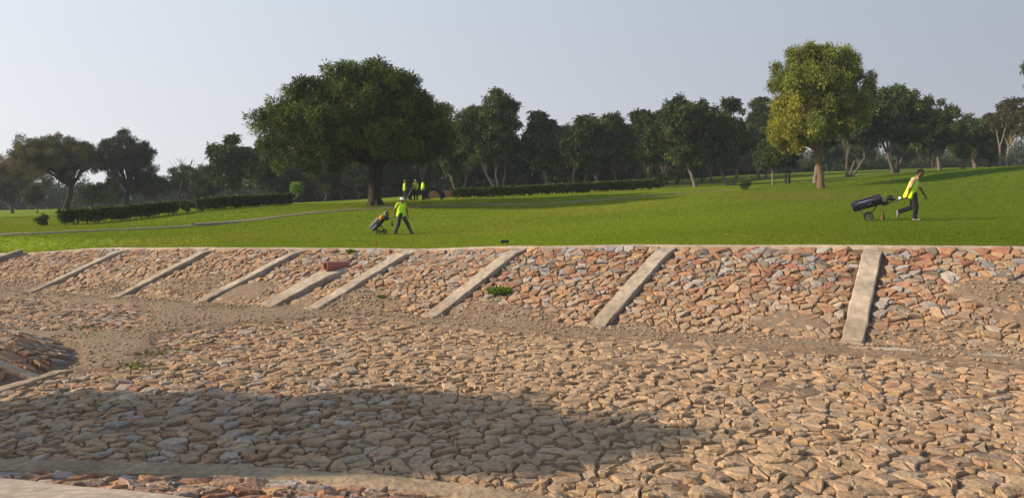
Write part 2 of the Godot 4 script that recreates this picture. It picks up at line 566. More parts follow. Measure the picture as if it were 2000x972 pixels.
# ------------------------------------------------------------------ canal
func build_canal() -> void:
	# bed
	var ax := axis_steps([[-70, -24, 2.0], [-24, -13, 0.25], [-13, 11, 0.085], [11, 16, 0.25], [16, 60, 2.0]])
	var bx := axis_steps([[-20, 3, 2.0], [3, 5.5, 0.25], [5.5, 20, 0.085], [20, 26, 0.14], [26, 44, 1.0]])
	var bed_pos := func(x: float, d: float) -> Vector3:
		var m := dirt_floor(x, d)
		return W(x, lerpf(0.0, 0.085, m) + noise2.get_noise_2d(x * 12.0, d * 12.0) * 0.02 + noise.get_noise_2d(x * 60.0, d * 60.0) * 0.012, d)
	var bed_col := func(x: float, d: float) -> Color:
		var m := dirt_floor(x, d)
		var g := smoothstep(0.1, 0.55, noise2.get_noise_2d(x * 7.0 - 90.0, d * 9.0)) * smoothstep(-4.0, -6.5, x) * smoothstep(11.0, 14.0, d)
		var c := Color(0.2, 0.135, 0.09).lerp(Color(0.285, 0.21, 0.14), m)
		return c.lerp(Color(0.2, 0.19, 0.075), g * 0.55)
	var bed := struct("canal_bed", sheet(ax, bx, bed_pos, bed_col), M.soil, "dry canal floor paved with tan rubble under drifts of soil")
	var bed_keep := func(x: float, d: float) -> bool:
		var st := ST(x, d)
		if st.y > 14.75 or near_y(x, d) > -0.075: return false
		return dirt_floor(x, d) < 0.97
	var bed_surf := func(x: float, d: float) -> Vector3: return W(x, 0.0, d)
	var bed_tint := func(x: float, d: float) -> Color:
		var dust := clampf(0.62 + noise.get_noise_2d(x * 5.0, d * 5.0) * 0.4 + smoothstep(-5.0, 3.0, x) * 0.25, 0.3, 0.93)
		return stone_color(dust)
	lay_stones(stone_field(-18.0, 12.0, 4.0, 24.0, 0.182, bed_keep, bed_surf, bed_tint, {"fine_to": 13.0, "tilt": 0.13, "proud": 0.033, "flat": 0.8}), bed)

	# far pitched slope
	ax = axis_steps([[-80, -34, 2.0], [-34, 6, 0.1], [6, 10, 0.3], [10, 60, 2.0]])
	bx = axis_steps([[14.4, 18.3, 0.08]])
	var slope_pos := func(s: float, t: float) -> Vector3:
		var p := XD(s, t)
		var m := dirt_slope(s, t)
		var y := slope_y(s, t) if t > TOE else lerpf(-0.14, 0.0, (t - 14.4) / 0.6)
		return W(p.x, y + lerpf(0.0, 0.085, m) + noise.get_noise_2d(s * 40.0, t * 40.0) * 0.014 + noise2.get_noise_2d(s * 12.0, t * 12.0) * 0.02, p.y)
	var slope_col := func(s: float, t: float) -> Color:
		var m := dirt_slope(s, t)
		var grey := smoothstep(1.8, 0.6, absf(s + 10.0)) * smoothstep(16.4, 17.2, t)
		return Color(0.17, 0.12, 0.085).lerp(Color(0.275, 0.21, 0.148).lerp(Color(0.34, 0.295, 0.245), grey), m)
	var bank := struct("canal_slope", sheet(ax, bx, slope_pos, slope_col), M.soil, "far canal slope pitched with red, grey and tan rubble, soil at its foot")
	var slope_keep := func(s: float, t: float) -> bool:
		if dirt_slope(s, t) > 0.985: return false
		for r in RIBS:
			var mid := lerpf(r[0], r[1], (t - TOE) / (CREST - TOE))
			if absf(s - mid) < 0.27: return false
		if t < 17.1 and absf(s - lerpf(-14.35, -13.65, (t - TOE) / 1.9)) < 0.34: return false
		return true
	var slope_surf := func(s: float, t: float) -> Vector3:
		var p := XD(s, t)
		return W(p.x, slope_y(s, t), p.y)
	var slope_tint := func(s: float, t: float) -> Color:
		var up := (t - TOE) / (CREST - TOE)
		var dust := clampf(0.72 - up * 0.75 + noise.get_noise_2d(s * 6.0, t * 6.0) * 0.35 + smoothstep(-6.0, -16.0, s) * 0.22, 0.03, 0.9)
		return stone_color(dust)
	lay_stones(stone_field(-34.0, 8.0, 14.95, 18.16, 0.18, slope_keep, slope_surf, slope_tint, {"fine_to": 19.0, "tilt": 0.17, "proud": 0.05, "flat": 0.68}), bank)

	# pebbles over the soil
	var pg := Geo.new()
	pg.ellipsoid(Vector3.ZERO, Vector3(1.0, 0.55, 0.8), 4, 6)
	var buf := PackedFloat32Array()
	var put := 0
	buf.resize(9000 * 16)
	while put < 9000:
		var p := Vector2()
		var y := 0.0
		if rng.randf() < 0.55:
			p = Vector2(rf(-20, 11), rf(7, 25))
			if dirt_floor(p.x, p.y) < 0.75 or near_y(p.x, p.y) > -0.07 or ST(p.x, p.y).y > 15.0: continue
		else:
			var s := rf(-33, 6)
			var tt := rf(14.8, 18.1)
			if dirt_slope(s, tt) < 0.8: continue
			p = XD(s, tt)
			y = maxf(slope_y(s, tt), 0.0)
		var r := 0.008 + 0.035 * pow(rng.randf(), 3.0)
		var c := stone_color(0.6)
		put_copy(buf, put, Basis.from_euler(Vector3(rf(-0.5, 0.5), rf(0, TAU), rf(-0.5, 0.5))).scaled(Vector3(r * rf(0.8, 1.6), r, r)), W(p.x, y + 0.085 + r * 0.3, p.y), c)
		put += 1
	copies("pebbles", pg.mesh(true), M.stone, buf, self, "small loose pebbles scattered over the bare soil of the canal", true)

	# near bank
	ax = axis_steps([[-60, -20, 2.0], [-20, -14, 0.4], [-14, 3, 0.1], [3, 12, 0.4], [12, 60, 3.0]])
	bx = axis_steps([[-60, -4, 3.0], [-4, 4, 0.5], [4, 17.5, 0.1], [17.5, 34, 0.8]])
	var near_pos := func(x: float, d: float) -> Vector3:
		var y := near_y(x, d)
		var rough := noise2.get_noise_2d(x * 12.0, d * 12.0) * 0.022 + noise.get_noise_2d(x * 60.0, d * 60.0) * 0.012
		return W(x, y + (rough if y > -0.03 else 0.0), d)
	var near_col := func(x: float, d: float) -> Color:
		return Color(0.24, 0.16, 0.105).lerp(Color(0.1, 0.13, 0.03), smoothstep(1.2, 1.39, near_y(x, d)))
	var near := struct("canal_bank", sheet(ax, bx, near_pos, near_col), M.soil, "near canal bank sloping down to the stone bed, its left arm in shade")
	var near_keep := func(x: float, d: float) -> bool:
		var y := near_y(x, d)
		if y < 0.02 or y > 1.3: return false
		if d < 9.5 and (y < 0.085 or near_rib(x, d)): return false
		if d > 9.5 and x > -8.6 and y < 0.1: return false
		for r in [[12.28, 12.5], [15.6, 15.62]]:
			var mid := lerpf(r[0], r[1], clampf((-7.9 - x) / 3.2, 0.0, 1.0))
			if d > 11.0 and absf(d - mid) < 0.24 and x < -7.6: return false
		return true
	var near_surf := func(x: float, d: float) -> Vector3: return W(x, near_y(x, d), d)
	var near_tint := func(x: float, d: float) -> Color:
		var c := stone_color(0.1 if d < 9.5 else 0.3)
		return c.lerp(Color(0.42, 0.2, 0.11), rf(0.0, 0.55)) if d < 9.5 else c
	var st := stone_field(-12.5, 2.6, 5.2, 8.7, 0.21, near_keep, near_surf, near_tint, {"tilt": 0.17, "proud": 0.03, "flat": 0.8})
	st.append_array(stone_field(-13.0, -7.6, 8.8, 17.4, 0.23, near_keep, near_surf, near_tint, {"tilt": 0.16, "proud": 0.045, "fine_to": 17.0, "flat": 0.75}))
	lay_stones(st, near)

func near_rib(x: float, d: float) -> bool:   # the pale strip at the picture's bottom left corner
	return d < 7.3 - (x + 5.2) * 0.43 and d > 6.1 - (x + 5.2) * 0.43 and x < -1.2

# s at the foot, s at the top, half-width
const RIBS := [[-0.18, 0.2], [-5.15, -4.36], [-9.28, -8.41], [-12.85, -11.9], [-16.86, -15.88], [-20.31, -19.8], [-24.35, -24.05]]

# a concrete beam swept along points, with worn edges; side is the direction across
func beam(pts: Array, ups: Array, half: float, high: float, deep: float, wear := 0.009, tone := Color(0.5, 0.425, 0.335)) -> ArrayMesh:
	var prof := [Vector2(-half, -deep), Vector2(-half, high - 0.02), Vector2(-half + 0.02, high), Vector2(0.0, high + 0.003), Vector2(half - 0.02, high), Vector2(half, high - 0.02), Vector2(half, -deep)]
	var v := PackedVector3Array()
	var c := PackedColorArray()
	var i := PackedInt32Array()
	var m := prof.size()
	var last := pts.size() - 1
	for k in pts.size():
		var t: Vector3 = (pts[mini(k + 1, last)] - pts[maxi(k - 1, 0)]).normalized()
		var u: Vector3 = ups[k]
		var w := t.cross(u).normalized()
		u = w.cross(t).normalized()
		var off := noise.get_noise_1d(k * 9.0 + pts[0].x * 50.0) * wear * 2.0
		for q in prof:
			v.append(pts[k] + w * (q.x + off + rf(-wear, wear)) + u * (q.y + rf(-wear, wear) * 0.6))
			var sh := 1.0 + noise.get_noise_2d(k * 11.0, q.x * 40.0 + pts[0].x * 9.0) * 0.3 + noise2.get_noise_1d(k * 4.0 + pts[0].x * 31.0) * 0.2
			var low: Color = (tone * 0.8).lerp(Color(0.35, 0.25, 0.16), 0.25) if k < pts.size() / 4 else tone
			c.append(Color(low.r * sh, low.g * sh, low.b * sh))
		if k > 0:
			for q in m - 1:
				var e := (k - 1) * m + q
				for z in [e, e + m, e + 1, e + 1, e + m, e + m + 1]: i.append(z)
	for e in [0, last * m]:
		for q in range(1, m - 1):
			for z in [e, e + q, e + q + 1]: i.append(z)
	return array_mesh(v, c, i)

func build_concrete() -> void:
	var labels := ["broad pale concrete rib on the slope below the man in black trousers with blue bag", "pale concrete rib running up the slope right of the green weed clump", "concrete rib left of the green weed clump, ending near the green marker board", "concrete rib just right of the clay pipe", "narrow concrete rib just left of the clay pipe and its chute", "thin concrete rib, second from the left end of the stone slope", "thin grey concrete rib farthest left on the stone slope"]
	for k in RIBS.size():
		var r = RIBS[k]
		var pts := []
		var ups := []
		for q in 25:
			var f := q / 24.0
			var t := lerpf(14.85, 18.32, f)
			var s := lerpf(r[0], r[1], (t - TOE) / (CREST - TOE))
			var p := XD(s, t)
			pts.append(W(p.x, maxf(slope_y(s, t), 0.0) - smoothstep(17.8, 18.3, t) * 0.1, p.y))
			ups.append(Vector3(-CN.x * 0.4, 0.9, CN.y * 0.4).normalized())
		single("concrete_rib", beam(pts, ups, 0.19 if k < 4 else 0.145, 0.13, 0.2), M.concrete, labels[k], "concrete rib", Vector3.ZERO, "concrete ribs up the far canal slope")
	# chute below the pipe
	var cp := []
	var cu := []
	for q in 16:
		var t := lerpf(14.95, 17.25, q / 15.0)
		var s := lerpf(-14.35, -13.55, (t - TOE) / 2.2)
		var p := XD(s, t)
		cp.append(W(p.x, slope_y(s, t) - smoothstep(16.6, 17.2, t) * 0.12, p.y))
		cu.append(Vector3(-CN.x * 0.4, 0.9, CN.y * 0.4).normalized())
	single("drain_chute", beam(cp, cu, 0.27, 0.17, 0.2), M.concrete, "short wide concrete chute running down from the clay pipe", "chute")
	# clay pipe, sinking into the slope
	var g := Geo.new()
	g.tint = Color(0.42, 0.17, 0.12)
	var a2 := XD(-13.82, 16.72)
	var mouth := W(a2.x, slope_y(-13.82, 16.72) + 0.31, a2.y)
	var b2 := XD(-13.22, 18.1)
	var inner := W(b2.x, slope_y(-13.22, 18.1) - 0.32, b2.y)
	var axis := (inner - mouth).normalized()
	var ln := mouth.distance_to(inner)
	g.lathe(mouth, axis, [Vector2(0.105, 0.5), Vector2(0.108, 0.012), Vector2(0.118, 0.0), Vector2(0.134, 0.0), Vector2(0.142, 0.01), Vector2(0.14, 0.03), Vector2(0.13, 0.3), Vector2(0.12, ln)], 24)
	single("clay_pipe", g.mesh(), M.clay, "red clay drain pipe sticking out of the stone slope", "pipe")
	# kerb along the lawn edge
	var pts := []
	var ups := []
	for q in 150:
		var s := -60.0 + q * 0.5
		var p := XD(s, CREST + 0.06 + noise.get_noise_1d(s * 4.0) * 0.05)
		pts.append(W(p.x, crest_y(s) - 0.01, p.y))
		ups.append(Vector3.UP)
	var kb := struct("kerb", beam(pts, ups, 0.13, 0.07, 0.25, 0.008), M.concrete, "thin concrete edging between the lawn and the stone slope")
	# toe beam, mostly buried
	pts = []; ups = []
	for q in 120:
		var s := -34.0 + q * 0.36
		var p := XD(s, 14.62 + noise.get_noise_1d(s * 5.0) * 0.06)
		pts.append(W(p.x, -0.065 + noise.get_noise_1d(s * 20.0 + 50.0) * 0.05 + smoothstep(-6.0, -3.5, s) * 0.03, p.y))
		ups.append(Vector3.UP)
	struct("kerb", beam(pts, ups, 0.11, 0.1, 0.2, 0.008), M.concrete, "half buried concrete toe beam at the foot of the far slope")
	# near toe beam
	pts = []; ups = []
	var line := [Vector2(-7.6, 8.5), Vector2(-5.87, 8.2), Vector2(-4.35, 8.05), Vector2(-2.83, 7.82), Vector2(-1.67, 7.55), Vector2(-0.84, 7.31), Vector2(-0.05, 7.0), Vector2(1.2, 6.4), Vector2(4, 4.9)]
	for q in line.size() - 1:
		for z in 6:
			var p: Vector2 = line[q].lerp(line[q + 1], z / 6.0)
			pts.append(W(p.x, 0.02, p.y - 0.13))
			ups.append(Vector3.UP)
	struct("kerb", beam(pts, ups, 0.18, 0.08, 0.2, 0.014, Color(0.36, 0.27, 0.18)), M.soil, "earth covered toe beam along the foot of the near bank")
	# left bank: toe beam and two ribs
	pts = []; ups = []
	line = [Vector2(-8.3, 10.2), Vector2(-8.12, 11.48), Vector2(-7.95, 12.3), Vector2(-7.82, 13.05)]
	for q in line.size() - 1:
		for z in 5:
			var p: Vector2 = line[q].lerp(line[q + 1], z / 5.0)
			pts.append(W(p.x, 0.02 - smoothstep(12.6, 13.1, p.y) * 0.05, p.y)); ups.append(Vector3.UP)
	single("toe_beam", beam(pts, ups, 0.125, 0.06, 0.2, 0.01, Color(0.42, 0.33, 0.23)), M.concrete, "sandy concrete beam along the foot of the shaded left bank", "concrete beam")
	var lb := ["sloping concrete rib lower on the shaded left bank", "concrete rib along the far edge of the shaded left bank"]
	for k in 2:
		var r = [[Vector2(-7.95, 12.28), Vector2(-11.2, 12.5)], [Vector2(-9.7, 15.6), Vector2(-13.2, 15.62)]][k]
		pts = []; ups = []
		for z in 12:
			var p: Vector2 = r[0].lerp(r[1], z / 11.0)
			pts.append(W(p.x, maxf(near_y(p.x, p.y), 0.0), p.y)); ups.append(Vector3(0.4, 0.9, 0).normalized())
		single("concrete_rib", beam(pts, ups, 0.1, 0.06, 0.2), M.concrete, lb[k], "concrete rib", Vector3.ZERO, "concrete ribs on the left bank")
	# strip in the bottom left corner
	pts = []; ups = []
	for z in 14:
		var p := Vector2(-7.6, 7.78).lerp(Vector2(-1.4, 5.1), z / 13.0)
		pts.append(W(p.x, near_y(p.x, p.y), p.y)); ups.append(Vector3(0, 0.97, -0.25).normalized())
	single("concrete_rib", beam(pts, ups, 0.5, 0.04, 0.2, 0.012), M.concrete, "wide pale concrete strip on the near bank in front of red stones", "concrete rib")
	# drain box at the left end of the far slope
	g = Geo.new()
	g.tint = Color(0.33, 0.3, 0.27)
	var along := Basis(Vector3(CU.x, 0, -CU.y), Vector3.UP, Vector3(-CN.x, 0, CN.y))
	var o2 := XD(-32.4, 17.9)
	var box := thing("drain_box", "dark stepped concrete drain box at the left end of the stone slope", "drain", W(o2.x, 0.0, o2.y))
	g.box(Vector3(0, 0.45, 0.1), Vector3(4.2, 0.9, 0.9), along, 0.02)
	part("upper_step", g.mesh(), M.concrete, box)
	g = Geo.new()
	g.tint = Color(0.33, 0.3, 0.27)
	g.box(along * Vector3(-0.45, 0.3, 0.95), Vector3(4.2, 0.66, 0.82), along, 0.02)
	part("lower_step", g.mesh(), M.concrete, box)
	g = Geo.new()
	g.tint = Color(0.4, 0.34, 0.28)
	g.box(along * Vector3(2.25, 0.42, 0.5), Vector3(0.25, 1.0, 1.9), along * Basis(Vector3.RIGHT, 0.25), 0.02)
	part("wing_wall", g.mesh(), M.concrete, box)

# ------------------------------------------------------------------ lawn, path, grass
func sinh_axis(mid: float, fine: float, reach: float, half: int) -> PackedFloat32Array:
	var out := PackedFloat32Array()
	var k := 1.0
	for z in 60:   # find the stretch that reaches that far
		if fine / (k / half) * 0.5 * (exp(k) - exp(-k)) * 1.0 < reach: k += 0.15
	for q in range(-half, half + 1):
		var u := float(q) / half * k
		out.append(mid + fine / (k / half) * 0.5 * (exp(u) - exp(-u)))
	return out

func build_lawn() -> void:
	var ax := sinh_axis(-14.0, 0.35, 700.0, 110)
	var bx := PackedFloat32Array()
	var t := CREST + 0.2
	var step := 0.12
	while t < 800.0:
		bx.append(t)
		t += step
		step = clampf(step * 1.045, 0.12, maxf(0.35, (t - 18.0) * 0.016 + 0.1))
	var pos := func(s: float, tt: float) -> Vector3:
		var p := XD(s, tt)
		return W(p.x, ground(p.x, p.y), p.y)
	var col := func(s: float, tt: float) -> Color:
		var p := XD(s, tt)
		return lawn_color(p.x, p.y)
	struct("lawn", sheet(ax, bx, pos, col), M.lawn, "mown golf course lawn rising gently to the right beyond the canal")
	# path
	var line := [Vector2(-34.0, 30.5), Vector2(-22.9, 33.4), Vector2(-19.9, 35.6), Vector2(-16.2, 38.0), Vector2(-12.0, 42.0), Vector2(-8.16, 45.6), Vector2(-3.3, 48.4), Vector2(3.49, 50.2), Vector2(9.5, 52.0), Vector2(16.0, 53.6)]
	for w in 2:
		var v := PackedVector3Array()
		var c := PackedColorArray()
		var i := PackedInt32Array()
		var rows := 0
		var from := 0 if w == 0 else 2.9
		for q in 190:
			var f := q / 189.0 * 9.0
			var k := mini(int(f), 8)
			if (w == 0 and f > 3.05) or (w == 1 and f < 3.0): continue
			var p: Vector2 = line[k].cubic_interpolate(line[k + 1], line[maxi(k - 1, 0)], line[mini(k + 2, 9)], f - k)
			var p2: Vector2 = line[k].cubic_interpolate(line[k + 1], line[maxi(k - 1, 0)], line[mini(k + 2, 9)], f - k + 0.02)
			var dir := (p2 - p).normalized()
			var across := dir.orthogonal()
			if across.y < 0: across = -across
			var half: float = 0.43 * (1.0 - smoothstep(6.5, 9.0, f) * 0.55) + noise.get_noise_1d(f * 90.0) * 0.12
			var lift: float = 0.075 if w == 0 else 0.05 + 0.1 * smoothstep(3.6, 3.0, f)
			for e in [[-half, -0.3], [-half, 0.0], [-half + 0.06, 1.0], [-half * 0.4, 1.0], [half * 0.4, 1.0], [half - 0.06, 1.0], [half, 0.0], [half, -0.3]]:
				var x := p + across * float(e[0])
				v.append(W(x.x, ground(x.x, x.y) + (lift * float(e[1]) if float(e[1]) >= 0.0 else -0.3), x.y))
				var sh := 1.0 + noise.get_noise_2d(x.x * 9.0, x.y * 9.0) * 0.35
				c.append(Color(0.25 * sh, 0.205 * sh, 0.14 * sh))
			rows += 1
			if rows > 1:
				for z in 7:
					var b := (rows - 2) * 8 + z
					for y in [b, b + 8, b + 1, b + 1, b + 8, b + 9]: i.append(y)
		struct("path", array_mesh(v, c, i), M.concrete, ["pale cart path crossing the lawn at the left, ending at a small step", "pale cart path passing the big tree and the right hedge"][w])
	# grass
	var g := Geo.new()
	for k in 7:
		var an := TAU * k / 7.0 + rf(-0.4, 0.4)
		var dir := Vector3(cos(an), 0, sin(an))
		var side := Vector3(-dir.z, 0, dir.x)
		var root := dir * rf(0.0, 0.05)
		var tip := root + dir * rf(0.01, 0.05) + Vector3.UP * rf(0.03, 0.055)
		g.tri(g.vert(root - side * 0.007, Vector3.UP), g.vert(root + side * 0.007, Vector3.UP), g.vert(tip, Vector3.UP))
	var mm := MultiMesh.new()
	var want := 280000
	var buf := PackedFloat32Array(); buf.resize(want * 16)
	var kept := 0
	while kept < want:
		var d := 14.5 * pow(4.2, pow(rng.randf(), 1.25))
		var x := d * rf(-0.95, 1.05)
		var st := ST(x, d)
		if st.y < CREST + 0.18: continue
		var sc := rf(0.6, 1.15) * (1.0 + maxf(0.0, d - 25.0) * 0.02)
		if st.y < CREST + 0.45: sc *= rf(1.2, 2.0)
		var p := W(x, ground(x, d) - 0.008, d)
		var yaw := rf(0, TAU)
		var b := Basis(Vector3.UP, yaw) * sc
		var c := lawn_color(x, d)
		var sh := rf(0.75, 1.3)
		put_copy(buf, kept, b, p, Color(c.r * sh * 1.05, c.g * sh, c.b * sh))
		kept += 1
	copies("grass", g.mesh(true), M.blade, buf, self, "short mown turf blades over the lawn near the canal", true)
	g = Geo.new()
	g.tri(g.vert(Vector3(0, 0, 0.04), Vector3.UP), g.vert(Vector3(0.09, 0.02, 0), Vector3.UP), g.vert(Vector3(0, 0, -0.04), Vector3.UP))
	g.tri(g.vert(Vector3(0, 0, 0.04), Vector3.UP), g.vert(Vector3(0, 0, -0.04), Vector3.UP), g.vert(Vector3(-0.08, 0.025, 0), Vector3.UP))
	buf = PackedFloat32Array(); buf.resize(380 * 16)
	kept = 0
	while kept < 380:
		var d := rf(17.0, 62.0)
		var x := d * rf(-0.75, 0.72)
		if ST(x, d).y < CREST + 0.4: continue
		if noise.get_noise_2d(x * 2.0, d * 2.0) < rf(-0.3, 0.4): continue
		put_copy(buf, kept, (Basis(Vector3.UP, rf(0, TAU)) * Basis(Vector3.RIGHT, rf(-0.7, 0.7))).scaled(Vector3.ONE * rf(0.35, 0.75)), W(x, ground(x, d) + 0.045, d), Color(0.3, 0.28, 0.07) * rf(0.6, 1.2))
		kept += 1
	copies("fallen_leaves", g.mesh(true), M.leaf, buf, self, "few yellow fallen leaves lying on the turf", true)

func lawn_color(x: float, d: float) -> Color:
	var c := Color(0.188, 0.25, 0.022)
	var n := noise2.get_noise_2d(x * 2.2, d * 2.2)
	c = c.lerp(Color(0.24, 0.25, 0.035), clampf(n * 1.2 + 0.1, 0.0, 0.6))
	c = c.lerp(Color(0.14, 0.21, 0.018), clampf(noise.get_noise_2d(x * 1.5 + 40.0, d * 3.0) * 1.2, 0.0, 0.6))
	var az := x / maxf(d, 5.0)
	c = c.lerp(Color(0.095, 0.16, 0.016), smoothstep(0.1, 0.6, az) * 0.75)   # lusher, darker turf up the right-hand rise
	c = c.lerp(Color(0.19, 0.165, 0.05), 0.55 * smoothstep(1.2, 0.2, Vector2((x - 15.5) / 4.5, (d - 41.0) / 6.0).length() + noise.get_noise_2d(x * 6.0, d * 6.0) * 0.5))
	if d > 62.0 and x > 15.0:
		c = c.lerp(Color(0.15, 0.17, 0.035), (0.5 + 0.5 * sin(d * 1.1 + x * 0.1)) * 0.35)   # mowing stripes
	return c

func put_copy(buf: PackedFloat32Array, k: int, b: Basis, p: Vector3, c: Color) -> void:
	var o := k * 16
	buf[o] = b.x.x; buf[o + 1] = b.y.x; buf[o + 2] = b.z.x; buf[o + 3] = p.x
	buf[o + 4] = b.x.y; buf[o + 5] = b.y.y; buf[o + 6] = b.z.y; buf[o + 7] = p.y
	buf[o + 8] = b.x.z; buf[o + 9] = b.y.z; buf[o + 10] = b.z.z; buf[o + 11] = p.z
	buf[o + 12] = c.r; buf[o + 13] = c.g; buf[o + 14] = c.b; buf[o + 15] = 1.0

func copies(called: String, m: Mesh, mt: Material, buf: PackedFloat32Array, parent: Node3D, label := "", stuff := false) -> MultiMeshInstance3D:
	var mm := MultiMesh.new()
	mm.transform_format = MultiMesh.TRANSFORM_3D
	mm.use_colors = true
	mm.mesh = m
	mm.instance_count = buf.size() / 16
	mm.buffer = buf
	var o := MultiMeshInstance3D.new()
	o.name = numbered(called) if parent == self else called
	o.multimesh = mm
	o.material_override = mt
	if label != "": o.set_meta("label", label)
	if stuff: o.set_meta("kind", "stuff")
	parent.add_child(o, true)
	return o

# ------------------------------------------------------------------ foliage
func clump(kind: String) -> Mesh:
	if clump_meshes.has(kind): return clump_meshes[kind]
	var how = {"broad": [18, 0.12, 0.23, 0.42, -0.35], "fine": [28, 0.07, 0.16, 0.4, 0.0], "feather": [30, 0.06, 0.22, 0.42, 0.1], "big": [12, 0.17, 0.36, 0.45, -0.7], "hedge": [18, 0.075, 0.12, 0.18, 0.1]}[kind]
	var g := Geo.new()
	for k in how[0]:
		var dir := Vector3(rf(-1, 1), rf(-1, 1), rf(-1, 1)).normalized()
		var root: Vector3 = dir * float(how[3]) * pow(rng.randf(), 0.5) * 0.85
		var ax := (dir + Vector3(rf(-1, 1), rf(-1, 1) + float(how[4]), rf(-1, 1)) * 0.8).normalized()
		var side := ax.cross(Vector3(rf(-0.6, 0.6), 1, rf(-0.6, 0.6))).normalized()
		var l: float = how[2] * rf(0.75, 1.25)
		var w: float = how[1] * rf(0.8, 1.2)
		var up := side.cross(ax) * w * 0.3
		var sag := Vector3.DOWN * l * 0.15
		g.tint = Color.WHITE * rf(0.85, 1.15)
		var a := g.vert(root, up); var b := g.vert(root + ax * l * 0.45 + side * w * 0.5 + up, up)
		var c := g.vert(root + ax * l + sag, up); var d := g.vert(root + ax * l * 0.45 - side * w * 0.5 + up, up)
		g.tri(a, b, c); g.tri(a, c, d)
	clump_meshes[kind] = g.mesh(true)
	return clump_meshes[kind]

# lobes: [centre, radius(, colour)]
func crown(parent: Node3D, lobes: Array, kind: String, cols: Array, count: int, size := 1.0, squash := 0.85, called := "crown") -> void:
	var total := 0.0
	for l in lobes: total += float(l[1]) * float(l[1])
	var buf := PackedFloat32Array()
	var k := 0
	var per := []
	var all := 0
	for l in lobes:
		var m := maxi(6, int(count * l[1] * l[1] / total))
		per.append(m); all += m
	buf.resize(all * 16)
	for z in lobes.size():
		var l = lobes[z]
		var lobe_tone := rf(0.8, 1.2)
		var boughs := []
		for q in maxi(5, int(per[z] / 11.0)):
			var bd := Vector3(rng.randfn(), rng.randfn() + 0.25, rng.randfn()).normalized()
			boughs.append([bd * float(l[1]) * rf(0.6, 1.08) * Vector3(1, squash, 1), float(l[1]) * rf(0.2, 0.36), rf(0.75, 1.25)])
		for q in per[z]:
			var bough = boughs[q % boughs.size()]
			var dir := Vector3(rng.randfn(), rng.randfn(), rng.randfn()).normalized()
			var r: float = bough[1] * pow(rng.randf(), 0.4) * (1.0 + (rf(0.0, 0.6) if rng.randf() < 0.1 else 0.0))
			var p: Vector3 = l[0] + bough[0] + dir * Vector3(1, 0.7, 1) * r
			var c: Color = cols[rng.randi() % cols.size()]
			if l.size() > 2: c = c.lerp(l[2], 0.6)
			var sh: float = rf(0.75, 1.25) * lobe_tone * float(bough[2])
			var b := Basis(Vector3.UP, rf(0, TAU)) * Basis(Vector3.RIGHT, rf(-0.5, 0.5)) * Basis(Vector3.BACK, rf(-0.5, 0.5))
			put_copy(buf, k, b.scaled(Vector3.ONE * size * rf(0.65, 1.25)), p, Color(c.r * sh, c.g * sh, c.b * sh))
			k += 1
	copies(called, clump(kind), M.leaf, buf, parent)

func limb(g: Geo, a: Vector3, b: Vector3, ra: float, rb: float, bend: Vector3, sides := 7, wob := 0.06) -> Array:
	var pts := []
	var rad := []
	var n := 7
	var l := a.distance_to(b)
	for k in n + 1:
		var f := float(k) / n
		var p := a.lerp(b, f) + bend * (4.0 * f * (1.0 - f))
		if k > 0 and k < n: p += Vector3(rf(-1, 1), rf(-1, 1), rf(-1, 1)) * wob * l * 0.3
		pts.append(p); rad.append(lerpf(ra, rb, pow(f, 0.8)))
	g.tube(pts, rad, sides, true)
	return pts

func wood(parent: Node3D, stems: Array, lobes: Array, r: float, tint: Color, flare := 1.5, twigs := 1) -> void:
	# stems: [fork point, base offset]
	var g := Geo.new()
	g.tint = tint
	for st in stems:
		var base: Vector3 = st[1]
		var fork: Vector3 = st[0]
		var pts := []
		var rad := []
		var rr: float = r * (float(st[2]) if st.size() > 2 else 1.0)
		for k in 9:
			var f := k / 8.0
			var p := base.lerp(fork, f) + Vector3(rf(-1, 1), 0, rf(-1, 1)) * rr * 0.22 * (1.0 if k > 0 and k < 8 else 0.0)
			if k == 0: p.y -= 0.25
			pts.append(p)
			rad.append(rr * (lerpf(1.0, 0.78, f) + (flare - 1.0) * exp(-f * 9.0)))
		g.tube(pts, rad, 10, true)
	for z in lobes.size():
		var l = lobes[z]
		var best = stems[0]
		for st in stems:
			if (st[0] as Vector3).distance_to(l[0]) < (best[0] as Vector3).distance_to(l[0]): best = st
		var rr: float = r * (float(best[2]) if best.size() > 2 else 1.0)
		var ln := (best[0] as Vector3).distance_to(l[0])
		var pts := limb(g, best[0] - Vector3(0, rr * 0.4, 0), l[0], rr * clampf(0.62 - ln * 0.03, 0.3, 0.62), rr * 0.12, Vector3(0, ln * 0.1, 0) + Vector3(rf(-1, 1), 0, rf(-1, 1)) * ln * 0.07)
		for q in twigs:
			var from: Vector3 = pts[rng.randi_range(3, 6)]
			var to: Vector3 = l[0] + Vector3(rng.randfn(), rng.randfn() * 0.7 + 0.3, rng.randfn()).normalized() * float(l[1]) * 0.9
			limb(g, from, to, rr * 0.16, rr * 0.03 + 0.008, Vector3(0, 0.1, 0), 5)
	part("trunk", g.mesh(), M.bark, parent)

